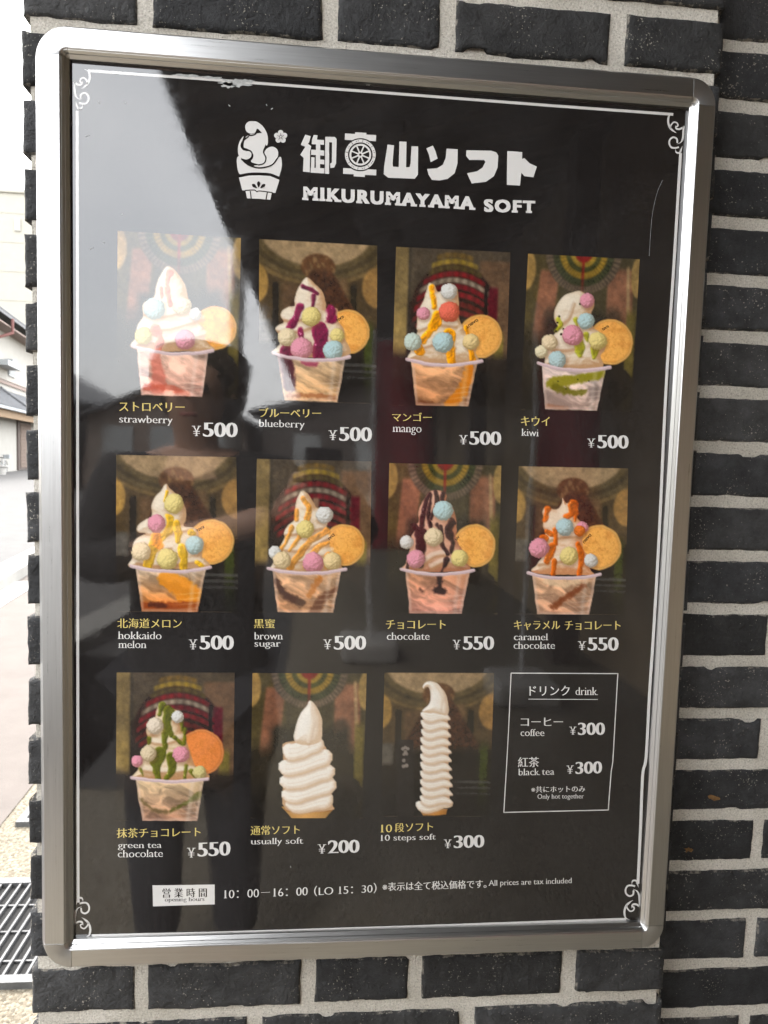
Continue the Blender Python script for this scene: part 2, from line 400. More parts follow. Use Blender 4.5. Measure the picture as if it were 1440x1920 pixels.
# ---- flat marks -------------------------------------------------------------
class Ink:
    def __init__(s): s.v = []; s.f = []; s.z = {}
    def poly(s, pts, layer=1):
        """pts: photo pixels, any simple outline"""
        P = [PX(x, y, layer) for x, y in pts]
        from mathutils.geometry import tessellate_polygon
        n = len(s.v); tr = tessellate_polygon([[Vector((p.x, p.z, 0)) for p in P]])
        s.v += [tuple(p) for p in P]
        for t in tr:
            a, b, c = (P[i] for i in t)
            if (b.x - a.x) * (c.z - a.z) - (b.z - a.z) * (c.x - a.x) < 0: t = (t[0], t[2], t[1])
            s.f.append(tuple(i + n for i in t))
    def ribbon(s, pts, w, layer=1, smooth=True, w1=None, taper=False):
        """a stroke of width w pixels along pts"""
        P = [np.array(p, float) for p in pts]
        if smooth and len(P) > 2: P = spline(P, 6)
        L, R = [], []
        for i, p in enumerate(P):
            t = P[min(i + 1, len(P) - 1)] - P[max(i - 1, 0)]; t /= (np.linalg.norm(t) + 1e-9); nn = np.array([-t[1], t[0]])
            q = i / (len(P) - 1); ww = (w if w1 is None else w + (w1 - w) * q) / 2
            if taper: ww *= max(.12, min(1, 3.5 * min(q, 1 - q)) if taper == 2 else min(1, 2.2 * (1 - q)))
            L.append(p + nn * ww); R.append(p - nn * ww)
        n = len(s.v)
        for a, b in zip(L, R): s.v += [tuple(PX(*a, layer)), tuple(PX(*b, layer))]
        for i in range(len(P) - 1): s.f.append((n + 2 * i, n + 2 * i + 1, n + 2 * i + 3, n + 2 * i + 2))
    def disc(s, cx, cy, rx, ry=None, layer=1, n=28):
        ry = ry or rx
        s.poly([(cx + rx * math.cos(2 * math.pi * k / n), cy + ry * math.sin(2 * math.pi * k / n)) for k in range(n)], layer)
    def ring(s, cx, cy, r0, r1, layer=1, a0=0, a1=360, n=36, sx=1.0):
        b = len(s.v)
        for k in range(n + 1):
            a = math.radians(a0 + (a1 - a0) * k / n)
            s.v += [tuple(PX(cx + sx * r * math.cos(a), cy + r * math.sin(a), layer)) for r in (r0, r1)]
        for k in range(n): s.f.append((b + 2 * k, b + 2 * k + 1, b + 2 * k + 3, b + 2 * k + 2))
    def build(s, name, mat, parent):
        o = link_mesh(name, s.v, s.f, mat, parent)
        bm = bmesh.new(); bm.from_mesh(o.data)
        for f in bm.faces:
            f.normal_update()
            if f.normal.y > 0: f.normal_flip()
        bm.to_mesh(o.data); bm.free()
        return o
def spline(P, k=6, closed=False):
    P = [np.array(p, float) for p in P]; out = []; n = len(P)
    for i in range(n if closed else n - 1):
        p1, p2 = P[i], P[(i + 1) % n]
        p0 = P[(i - 1) % n] if closed or i > 0 else 2 * p1 - p2
        p3 = P[(i + 2) % n] if closed or i + 2 < n else 2 * p2 - p1
        for j in range(k):
            t = j / k
            out.append(.5 * ((2 * p1) + (-p0 + p2) * t + (2 * p0 - 5 * p1 + 4 * p2 - p3) * t * t + (-p0 + 3 * p1 - 3 * p2 + p3) * t ** 3))
    if not closed: out.append(P[-1])
    return out

# border lines
bd = Ink()
bd.ribbon([(165, 132.5), (400, 149.5), (662, 169.5), (1040, 198.6), (1262, 214.5)], 5.2, smooth=False)
bd.ribbon([(144.6, 208), (145.2, 480), (145.6, 1000), (146, 1400), (146.5, 1692)], 5.4, smooth=False)
bd.ribbon([(172, 1754.5), (400, 1749.5), (775, 1737.5), (1174, 1723.5)], 5.4, smooth=False)
bd.ribbon([(1276, 287), (1264.5, 480), (1249, 724), (1236, 1000), (1225.6, 1182), (1217.8, 1300), (1211.5, 1418), (1205, 1454), (1201, 1552), (1196, 1657)], 5.4, smooth=True)
# corner scrolls, drawn once (as they look at the top right corner) and mirrored
SCROLL = [([(800, 767), (772, 782), (764, 822), (776, 862), (800, 886), (822, 900)], 13, 2), ([(779, 868), (784, 845), (803, 826), (824, 832), (830, 850), (816, 858)], 9, 0),
          ([(812, 846), (818, 868), (840, 873), (860, 862), (872, 848)], 12, 2), ([(868, 852), (866, 900), (862, 938), (848, 962), (822, 975)], 12, 1),
          ([(826, 966), (822, 938), (798, 928), (776, 944), (772, 972), (786, 996), (812, 1000), (836, 994)], 11, 0), ([(812, 1006), (820, 1030), (842, 1032), (852, 1010), (860, 985)], 11, 2)]
def scroll(cx, cy, fx, fy, k=1 / 3.6):
    for pts, w, tp in SCROLL:
        bd.ribbon([(cx + fx * (x - 848) * k, cy + fy * (y - 775) * k) for x, y in pts], w * k * 1.05, 2, True, None, tp)
scroll(1276, 215, 1, 1); scroll(145, 132, -1, 1); scroll(146, 1755, -1, -1); scroll(1194, 1722.5, 1, -1)
bd.build('white_border', M_WHITE, poster)

# tape torn off along the top border, scratches of the laminate
tp = Ink()
for cx, cy, w_, h_ in ((440, 156, 27, 6.5), (428, 160, 12, 5), (462, 152, 14, 3), (352, 142, 26, 2.4), (395, 145.5, 22, 2.0), (690, 157, 6, 3.2)):
    tp = Ink(); tp.poly([(cx + w_ * math.cos(a) * (1 + .3 * math.sin(5 * a + cx)), cy - .07 * -w_ * math.cos(a) + h_ * math.sin(a) * (1 + .35 * math.sin(7 * a + cy))) for a in np.linspace(0, 2 * math.pi, 26)[:-1]], 3 + cx % 3 * .4)
    tp.build('tape_residue', M_TAPE, poster)
sc_ = Ink()
sc_.ribbon([(1242, 338), (1231, 365), (1222, 410), (1217, 480)], .4, 4); sc_.build('scratch', M_TAPE, poster)
for x, y in ((186, 192), (235, 193), (164, 255), (229, 402), (500, 197), (510, 204), (430, 198), (195, 455), (172, 466), (545, 1625), (150, 205), (133, 232)):
    a = random.random() * 3; l = random.uniform(2, 6)
    sc_ = Ink(); sc_.ribbon([(x - l * math.cos(a), y - l * .4 * math.sin(a)), (x + l * math.cos(a), y + l * .4 * math.sin(a))], 1.2, 4, False); sc_.build('scratch', M_TAPE, poster)

# ---- the emblem and the big lettering ----------------------------------------
def Z1(pts): return [(400 + x / 2.25, 180 + y / 2.25) for x, y in pts]
em = Ink(); ek = Ink()
def arc(cx, cy, rx, ry, a0, a1, n=16): return [(cx + rx * math.cos(math.radians(a0 + (a1 - a0) * k / n)), cy + ry * math.sin(math.radians(a0 + (a1 - a0) * k / n))) for k in range(n + 1)]
em.poly(Z1(spline([(100, 262), (112, 256), (135, 285), (193, 298), (250, 285), (282, 256), (289, 290), (282, 325), (272, 342), (235, 330), (190, 326), (145, 328), (112, 330), (101, 300)], 5, True)))
em.poly(Z1(spline([(180, 158), (212, 160), (222, 190), (216, 222), (218, 252), (224, 278), (196, 288), (160, 278), (166, 252), (160, 232), (142, 222), (128, 214), (134, 180), (150, 164)], 5, True)), 2)
em.poly(Z1(spline([(158, 106), (186, 110), (212, 132), (228, 164), (230, 200), (222, 208), (215, 172), (196, 146), (184, 138), (176, 154), (154, 158), (138, 146), (135, 126), (143, 112)], 5, True)), 1)
em.poly(Z1(spline([(128, 170), (112, 190), (104, 220), (106, 248), (118, 262), (140, 268), (158, 258), (160, 238), (146, 228), (128, 230), (118, 218), (120, 196)], 5, True)), 3)
em.poly(Z1(spline([(246, 214), (268, 224), (274, 246), (264, 270), (240, 292), (206, 300), (170, 294), (200, 290), (222, 274), (216, 250), (222, 226)], 5, True)), 3)
em.poly(Z1([(108, 344), (150, 336), (193, 335), (240, 338), (279, 354), (262, 409), (246, 408), (196, 402), (150, 400), (122, 398)]))
em.poly(Z1([(136, 398), (160, 397), (196, 400), (248, 404), (240, 438), (190, 434), (142, 432)]), 2)
ek.ribbon(Z1([(136, 152), (152, 166), (176, 162), (188, 146)]), 2.6, 5)
ek.ribbon(Z1([(150, 170), (124, 192), (118, 214), (134, 228), (156, 232), (166, 252), (158, 270), (138, 276)]), 2.6, 5)
ek.ribbon(Z1([(222, 210), (212, 236), (222, 262), (214, 284), (190, 292)]), 2.4, 5)
ek.ribbon(Z1([(118, 266), (150, 292), (196, 304), (246, 292), (272, 262)]), 2.6, 5)
ek.ribbon(Z1([(104, 336), (150, 328), (193, 327), (240, 330), (282, 346)]), 3.0, 5)
ek.ribbon(Z1([(156, 402), (160, 434)]), 1.8, 5, False); ek.ribbon(Z1([(228, 406), (222, 438)]), 1.8, 5, False)
ek.ribbon(Z1([(134, 399), (160, 397), (176, 398), (184, 404), (196, 401), (250, 408)]), 1.8, 5)
for dx, dy, r_ in ((0, 0, 0), (-18, 8, -50), (18, 8, 50)):
    ca, sa = math.cos(math.radians(r_)), math.sin(math.radians(r_))
    tear = [(0, 14), (-6, 2), (-6, -6), (0, -12), (6, -6), (6, 2)]
    ek.poly(Z1([(191 + dx + x * ca - y * sa, 372 + dy + x * sa + y * ca) for x, y in spline(tear, 4, True)]), 5)
for k in range(5):
    a = math.radians(-90 + 72 * k); em.disc(400 + (284 + 17 * math.cos(a)) / 2.25, 180 + (172 + 17 * math.sin(a)) / 2.25, 11.5 / 2.25, None, 1, 18)
    ek.ribbon(Z1([(284 + 6 * math.cos(a), 172 + 6 * math.sin(a)), (284 + 15 * math.cos(a), 172 + 15 * math.sin(a))]), .9, 5, False)
em.disc(400 + 284 / 2.25, 180 + 172 / 2.25, 4, None, 2); ek.ring(400 + 284 / 2.25, 180 + 172 / 2.25, 2.0, 2.8, 5)
emblem = em.build('shop_emblem', M_WHITE, poster); ek.build('emblem_line', M_INK, emblem)
lg = Ink(); lk = Ink()
for pl, ly in (([(388, 163), (411, 170), (404, 196), (388, 214), (369, 206)], 1), ([(397, 200), (413, 212), (408, 236), (407, 322), (378, 319), (381, 262), (367, 248)], 2),
           ([(424, 164), (440, 166), (437, 184), (467, 186), (467, 206), (415, 203), (416, 184)], 1), ([(413, 226), (468, 230), (468, 252), (412, 248)], 1),
           ([(433, 200), (451, 201), (450, 312), (432, 310)], 2), ([(413, 258), (427, 259), (426, 312), (412, 312)], 2), ([(448, 268), (468, 270), (468, 289), (448, 287)], 3), ([(411, 302), (469, 305), (468, 327), (410, 323)], 1),
           ([(472, 172), (512, 173), (520, 182), (518, 284), (510, 302), (494, 304), (493, 286), (500, 280), (501, 196), (489, 195), (488, 329), (471, 328)], 1),
           ([(555, 158), (687, 165), (686, 191), (555, 185)], 1), ([(598, 153), (646, 156), (645, 170), (598, 168)], 2), ([(548, 304), (688, 311), (687, 335), (547, 328)], 1), ([(592, 322), (640, 324), (639, 342), (592, 339)], 2),
           ([(735, 205), (762, 208), (756, 285), (758, 298), (782, 300), (785, 192), (815, 193), (813, 301), (828, 300), (832, 285), (836, 212), (864, 213), (863, 332), (850, 349), (738, 345), (719, 330), (721, 296)], 1),
           ([(899, 221), (926, 209), (936, 230), (946, 264), (917, 279), (910, 250)], 1), ([(984, 222), (1031, 225), (1030, 285), (1018, 326), (988, 350), (955, 356), (922, 354), (908, 332), (902, 308), (944, 305), (968, 290), (980, 262)], 1),
           ([(1068, 229), (1172, 231), (1194, 238), (1202, 252), (1199, 302), (1184, 338), (1150, 362), (1090, 369), (1070, 326), (1112, 318), (1136, 302), (1148, 278), (1142, 270), (1080, 270), (1066, 252)], 1),
           ([(1240, 232), (1303, 237), (1302, 266), (1312, 262), (1334, 284), (1365, 298), (1350, 343), (1312, 338), (1299, 324), (1294, 378), (1238, 375)], 1)):
    lg.poly(Z1(pl), ly)
wc = (400 + 620 / 2.25, 180 + 248 / 2.25)
lk.disc(*wc, 70 / 2.25, None, 3, 40); lg.ring(*wc, 52 / 2.25, 65 / 2.25, 4, n=44); lg.ring(*wc, 38 / 2.25, 46 / 2.25, 4); lg.disc(*wc, 12 / 2.25, None, 4); lk.disc(*wc, 5 / 2.25, None, 5)
for k in range(8):
    a = math.radians(22.5 + 45 * k); lg.ribbon([(wc[0] + r * math.cos(a) / 2.25, wc[1] + r * math.sin(a) / 2.25) for r in (10, 40)], 2.6, 5, False)
    a = math.radians(10 + 45 * k); lk.ribbon([(wc[0] + r * math.cos(a) / 2.25, wc[1] + r * math.sin(a) / 2.25) for r in (53, 64)], .9, 5, False)
    for j in (-5, 5):
        a2 = math.radians(32.5 + 45 * k + j * .8); lk.disc(wc[0] + 59 * math.cos(a2) / 2.25, wc[1] + 59 * math.sin(a2) / 2.25, .9, None, 5, 8)
big = lg.build('title_lettering', M_WHITE, poster); lk.build('wheel_hollow', M_INK, big)

# ---- type: outlines of the fallback font, re-cut as a bold serif face ----------
def type_shape(text, ax, ay, serif=0.0, st=.036, space=1.0, slab=False):
    cu = bpy.data.curves.new('type', 'FONT'); cu.body = text; cu.space_character = space
    ob = bpy.data.objects.new('type', cu); COL.objects.link(ob)
    dg = bpy.context.evaluated_depsgraph_get()
    cv = ob.evaluated_get(dg).to_curve(dg)
    cont = []
    for s in cv.splines:
        bp = list(s.bezier_points); pts = []
        for i, p in enumerate(bp):
            q = bp[(i + 1) % len(bp)]
            a, b, c, d = (np.array(t[:2]) for t in (p.co, p.handle_right, q.handle_left, q.co))
            L = np.linalg.norm(d - a); dev = abs(np.cross(d - a, b - a)) + abs(np.cross(d - a, c - a))
            n = 1 if dev < 1e-4 * max(L, 1e-3) + 1e-6 else 4
            for j in range(n):
                t = j / n; pts.append((1 - t) ** 3 * a + 3 * (1 - t) ** 2 * t * b + 3 * (1 - t) * t * t * c + t ** 3 * d)
        P = np.array(pts); keep = np.linalg.norm(P - np.roll(P, 1, 0), axis=1) > 1e-5; P = P[keep]
        if len(P) > 2: cont.append(P)
    ob.to_curve_clear() if hasattr(ob, 'to_curve_clear') else None
    COL.objects.unlink(ob); bpy.data.objects.remove(ob); bpy.data.curves.remove(cu)
    area = lambda P: .5 * np.sum(P[:, 0] * np.roll(P[:, 1], -1) - np.roll(P[:, 0], -1) * P[:, 1])
    def inside(p, P):
        r = False
        for a, b in zip(P, np.roll(P, -1, 0)):
            if (a[1] > p[1]) != (b[1] > p[1]) and p[0] < (b[0] - a[0]) * (p[1] - a[1]) / (b[1] - a[1]) + a[0]: r = not r
        return r
    hole = [sum(inside(P[0], Q) for Q in cont if Q is not P) % 2 == 1 for P in cont]
    serifs = []; out = []
    for P, hl_ in zip(cont, hole):
        sg = (1.0 if area(P) > 0 else -1.0) * (-1.0 if hl_ else 1.0)
        e1 = P - np.roll(P, 1, 0); e2 = np.roll(P, -1, 0) - P
        e1 /= np.linalg.norm(e1, axis=1)[:, None]; e2 /= np.linalg.norm(e2, axis=1)[:, None]
        n1 = np.stack([e1[:, 1], -e1[:, 0]], 1) * sg; n2 = np.stack([e2[:, 1], -e2[:, 0]], 1) * sg
        if serif and np.ptp(P[:, 1]) > .2:
            for i in range(len(P)):
                a, b = P[i], P[(i + 1) % len(P)]
                w = abs(b[0] - a[0])
                if abs(b[1] - a[1]) < 2e-3 and .045 < w < .17:
                    y = a[1]; upn = n2[i][1] > 0
                    for lv, want in ((0, False), (-.2, False), (.545, True), (.727, True), (.756, True), (.74, True)):
                        if abs(y - lv) < .02 and upn == want:
                            # a real stroke end: both neighbours run away from the edge on the same side
                            pa, pb = P[i - 1], P[(i + 2) % len(P)]
                            if (pa[1] < y - .05 and pb[1] < y - .05) if upn else (pa[1] > y + .05 and pb[1] > y + .05):
                                cx = (a[0] + b[0]) / 2; hw = w / 2 + max(ax, 0) + serif
                                y0, y1 = (y - st + ay, y + ay) if upn else (y - ay, y + st - ay)
                                l_ = .35 if upn and lv < .8 and not slab and text.islower() else 1.0
                                serifs.append([(cx - hw, y0), (cx + w / 2 + max(ax, 0) + serif * l_, y0), (cx + w / 2 + max(ax, 0) + serif * l_, y1), (cx - hw, y1)])
                            break
        # offset each vertex so that both its edges move by their own amount
        off = np.zeros_like(P)
        for i in range(len(P)):
            A = np.array([n1[i], n2[i]]); r = np.array([abs(n[0]) * ax + abs(n[1]) * ay for n in A])
            dt = A[0, 0] * A[1, 1] - A[0, 1] * A[1, 0]
            if abs(dt) > .35: off[i] = np.linalg.solve(A, r)
            else:
                nm = n1[i] + n2[i]; nm /= (np.linalg.norm(nm) + 1e-9); off[i] = nm * r.mean()
        mg = np.linalg.norm(off, axis=1, keepdims=True); off *= np.minimum(1, 1.7 * max(abs(ax), abs(ay)) / np.maximum(mg, 1e-9))
        out.append(P + off)
    from mathutils.geometry import tessellate_polygon
    outer = [P for P, q in zip(out, hole) if not q]; holes = [P for P, q in zip(out, hole) if q]
    own = {}
    for h in holes:
        c = [k for k, P in enumerate(outer) if inside(h.mean(0), P) or inside(h[0], P)]
        if c: own.setdefault(min(c, key=lambda k: abs(area(outer[k]))), []).append(h)
    # every stroke group is filled on its own (kept apart along x while filling), so touching strokes cannot cancel out
    c2 = bpy.data.curves.new('type', 'CURVE'); c2.dimensions = '2D'; c2.fill_mode = 'BOTH'; c2.resolution_u = 1
    for k, P in enumerate(outer):
        for L in [P] + own.get(k, []):
            s = c2.splines.new('POLY'); s.points.add(len(L) - 1); s.use_cyclic_u = True
            s.points.foreach_set('co', np.concatenate([L + np.array([100.0 * k - outer[k].mean(0)[0], 0]), np.zeros((len(L), 1)), np.ones((len(L), 1))], 1).ravel())
    ob = bpy.data.objects.new('type', c2); COL.objects.link(ob)
    dg = bpy.context.evaluated_depsgraph_get(); me = ob.evaluated_get(dg).to_mesh()
    V = []
    for v in me.vertices:
        k = int(round(v.co.x / 100.0)); V.append((v.co.x - 100.0 * k + outer[k].mean(0)[0], v.co.y, .7 * (k % 3)))
    F = [tuple(p.vertices) for p in me.polygons]
    ob.evaluated_get(dg).to_mesh_clear(); COL.objects.unlink(ob); bpy.data.objects.remove(ob); bpy.data.curves.remove(c2)
    for i, q in enumerate(serifs):
        n = len(V); V += [(x, y, 2.2 + .5 * (i % 2)) for x, y in q]; F.append((n, n + 1, n + 2, n + 3))
    return np.array(V), F
STY = {'stamp': dict(ax=.02, ay=.01), 'kana': dict(ax=.020, ay=-.010), 'kanji': dict(ax=.014, ay=-.008), 'thin': dict(ax=.004, ay=-.008),
       'latin': dict(ax=.009, ay=-.018, serif=.060, st=.046), 'fine': dict(ax=.004, ay=-.012, serif=.045, st=.036), 'price': dict(ax=.042, ay=-.018, serif=.07, st=.06),
       'yen': dict(ax=.010, ay=-.016, serif=.07, st=.04), 'slab': dict(ax=.055, ay=.035, serif=.060, st=.13, space=1.22, slab=True)}
def type_set(name, items, mat, parent, layer=2):
    """items: (text, style, x0, y0, x1, y1, h) = ink box, bottom left and bottom right photo pixels and ink height in pixels"""
    Vs, Fs = [], []
    for text, style, x0, y0, x1, y1, h in items:
        V, F = type_shape(text, **STY[style])
        lo, hi = V[:, :2].min(0), V[:, :2].max(0)
        A, B = PX(x0, y0, 0), PX(x1, y1, 0); H = PX(x0, y0 - h, 0) - A
        if style == 'stamp': D_ = (B - A).normalized(); H = Vector((-D_.z, 0, D_.x)) * H.length
        n = len(Vs)
        for x, y, l in V:
            p = A + (B - A) * ((x - lo[0]) / (hi[0] - lo[0])) + H * ((y - lo[1]) / (hi[1] - lo[1]))
            Vs.append((p.x, PY - LAY * (layer + .5 * l), p.z))
        Fs += [tuple(i + n for i in f) for f in F]
    o = link_mesh(name, Vs, Fs, mat, parent)
    bm = bmesh.new(); bm.from_mesh(o.data)
    for f in bm.faces:
        f.normal_update()
        if f.normal.y > 0: f.normal_flip()
    bm.to_mesh(o.data); bm.free()
    return o
type_set('romanised_title', [('MIKURUMAYAMA', 'slab', 566.5, 375.5, 891, 394.5, 26), ('SOFT', 'slab', 907, 397.5, 1003.5, 400.5, 24.5)], M_WHITE, poster)
NAMES = [
 [('ストロベリー', 'kana', 223.5, 771, 346.3, 772.5, 17.5)], [('ブルーベリー', 'kana', 486, 782, 602, 783, 17.5)], [('マンゴー', 'kana', 735, 790, 809.5, 790.5, 16.5)], [('キウイ', 'kana', 977, 798, 1030.5, 799, 17.5)],
 [('北海道メロン', 'kanji', 220, 1177.7, 341, 1178, 18.5)], [('黒蜜', 'kanji', 476, 1177.8, 515.3, 1178, 17.5)], [('チョコレート', 'kana', 723.5, 1179.4, 835.4, 1179.4, 17)], [('キャラメル', 'kana', 963.6, 1181, 1050, 1181, 17.5), ('チョコレート', 'kana', 1058.6, 1181, 1163.3, 1181, 17)],
 [('抹茶チョコレート', 'kanji', 219, 1571, 376, 1568.5, 18)], [('通常ソフト', 'kanji', 470, 1566, 562, 1564, 17.5)], [('10', 'latin', 713.5, 1560.7, 735, 1560.2, 14.5), ('段ソフト', 'kanji', 740, 1560.5, 811.7, 1558, 17.5)]]
for it in NAMES: type_set('flavour_name', it, M_GOLD, poster)
ENG = [
 [('strawberry', 'latin', 223.5, 796.5, 323.5, 798.5, 18)], [('blueberry', 'latin', 486, 804.5, 571, 806.5, 18)], [('mango', 'latin', 736, 815, 790.3, 816, 15)], [('kiwi', 'latin', 977.4, 817, 1010, 818.3, 13.5)],
 [('hokkaido', 'latin', 221, 1198, 303, 1198.5, 14), ('melon', 'latin', 221.7, 1215, 274.8, 1215.3, 14)], [('brown', 'latin', 477.4, 1199, 530.5, 1199, 13.5), ('sugar', 'latin', 477, 1216.4, 526, 1216.4, 12)], [('chocolate', 'latin', 725.3, 1199.6, 805.5, 1199.6, 13.7)],
 [('caramel', 'latin', 963.6, 1200.3, 1027.5, 1200.3, 12.6), ('chocolate', 'latin', 963, 1216.5, 1040.5, 1216.5, 13.4)], [('green tea', 'latin', 221, 1594, 303, 1593.5, 13), ('chocolate', 'latin', 221, 1607.6, 305.5, 1606.5, 13.7)], [('usually soft', 'latin', 471, 1587, 568.4, 1585.5, 15.5)], [('10 steps soft', 'latin', 713.5, 1580, 817, 1577.5, 14.5)]]
for it in ENG: type_set('english_name', it, M_WHITE, poster)
YEN = [('500', 360, 817.5, 377, 19, 380.5, 819, 445.6, 820, 27.5), ('500', 616, 825, 632.3, 18, 636, 827, 697.3, 828, 27), ('500', 860.7, 833, 877, 17, 880, 834, 939.8, 835, 26), ('500', 1101, 839, 1116, 16.5, 1120, 840.5, 1178.5, 841.5, 25.5),
 ('500', 354, 1217.5, 370, 18.5, 374.4, 1218, 438.4, 1218.3, 27), ('500', 606.3, 1217, 621.8, 18, 626, 1218.3, 686.5, 1218.3, 26.5), ('550', 848.8, 1217.3, 863.6, 17.5, 868, 1218.4, 926.4, 1218.4, 26), ('550', 1083.5, 1218.4, 1099, 16, 1102, 1220, 1159.7, 1220, 25.3),
 ('550', 350.6, 1607.6, 366.8, 18, 370.5, 1606.5, 432.2, 1604, 27), ('200', 595.5, 1600, 611.7, 17, 614.6, 1600.5, 674.2, 1599, 25), ('300', 832, 1590, 847, 16, 850.7, 1590.5, 908, 1589, 24)]
for t, a, b, c, h, d, e, f_, g, k in YEN:
    type_set('price', [('¥', 'yen', a, b, c, b, h), (t, 'price', d, e, f_, g, k)], M_WHITE, poster)
# drinks box
dr = Ink()
dr.ribbon([(958.3, 1262), (1158.4, 1263)], 1.7, smooth=False); dr.ribbon([(1158.4, 1262.4), (1149, 1428), (1146, 1446), (1140.4, 1519)], 1.7, smooth=False)
dr.ribbon([(1140.8, 1518.6), (944.2, 1523.2)], 1.7, smooth=False); dr.ribbon([(944.6, 1523.5), (949, 1450), (953.5, 1370), (958.3, 1261.7)], 1.7, smooth=False)
dr.ribbon([(990.8, 1310.8), (1120.8, 1311.5)], 1.1, smooth=False)
box = dr.build('drinks_box', M_WHITE, poster)
for it in [('ドリンク', 'kanji', 992.6, 1304.3, 1068, 1304, 18.5), ('drink', 'latin', 1079, 1303, 1120.8, 1303, 14.5),
 ('コーヒー', 'kana', 976.4, 1361, 1055.5, 1361, 15.5), ('coffee', 'latin', 976, 1380, 1020.5, 1380, 13), ('¥', 'yen', 1067.4, 1377, 1080.8, 1377, 14.5), ('300', 'price', 1083.6, 1378.3, 1134.2, 1378, 23.5),
 ('紅茶', 'kanji', 971, 1438.6, 1010.7, 1438, 19), ('black tea', 'latin', 972.4, 1453.8, 1039.2, 1452.5, 12.5), ('¥', 'yen', 1062, 1450.5, 1075.7, 1450, 15), ('300', 'price', 1079, 1451.5, 1128.8, 1450, 23),
 ('※共にホットのみ', 'kanji', 995.9, 1486.3, 1097, 1485, 12), ('Only hot together', 'fine', 1007.8, 1500.5, 1094.5, 1499.5, 11.5)]: type_set('price' if it[1] in ('price', 'yen') else 'drink_name', [it], M_WHITE, box)
hl = Ink(); hl.poly([(286, 1660), (402.5, 1658.5), (402.5, 1695.5), (286.8, 1699.4)])
hours = hl.build('opening_hours_panel', M_WHITE, poster)
type_set('opening_hours_text', [('営 業 時 間', 'kana', 304.5, 1683, 388, 1682, 17.5), ('opening hours', 'latin', 309, 1692.8, 383.4, 1691.5, 10)], M_INK, hours)
type_set('footer_text', [('10：00－16：00', 'latin', 420, 1684.4, 577, 1678.5, 15.5), ('（LO 15：30）', 'latin', 589, 1680.5, 706, 1674.5, 19.5), ('※表示は全て税込価格です。', 'kanji', 717, 1671, 912, 1665, 16.5), ('All prices are tax included', 'fine', 915.8, 1664, 1071.6, 1659, 13.5)], M_WHITE, poster)
# ------------------------------------------------------------------ the printed photographs (ink colours worked out per vertex)
def vnoise(x, y, seed=0):
    xi, yi = np.floor(x).astype(np.int64), np.floor(y).astype(np.int64); xf, yf = x - xi, y - yi
    def h(a, b):
        n = (a * 374761393 + b * 668265263 + seed * 974634777) & 0x7fffffff
        n = ((n ^ (n >> 13)) * 1274126177) & 0x7fffffff
        return ((n ^ (n >> 16)) & 0xffff) / 65535.0
    u, v = xf * xf * (3 - 2 * xf), yf * yf * (3 - 2 * yf)
    return (h(xi, yi) * (1 - u) + h(xi + 1, yi) * u) * (1 - v) + (h(xi, yi + 1) * (1 - u) + h(xi + 1, yi + 1) * u) * v
def fbm(x, y, seed=0, o=4):
    s = 0; a = .5
    for k in range(o): s = s + a * vnoise(x * 2 ** k, y * 2 ** k, seed + k); a *= .5
    return s
sm = lambda e0, e1, x: (lambda t: t * t * (3 - 2 * t))(np.clip((x - e0) / (e1 - e0), 0, 1))
col = lambda c: np.array(c, float) / 255.0
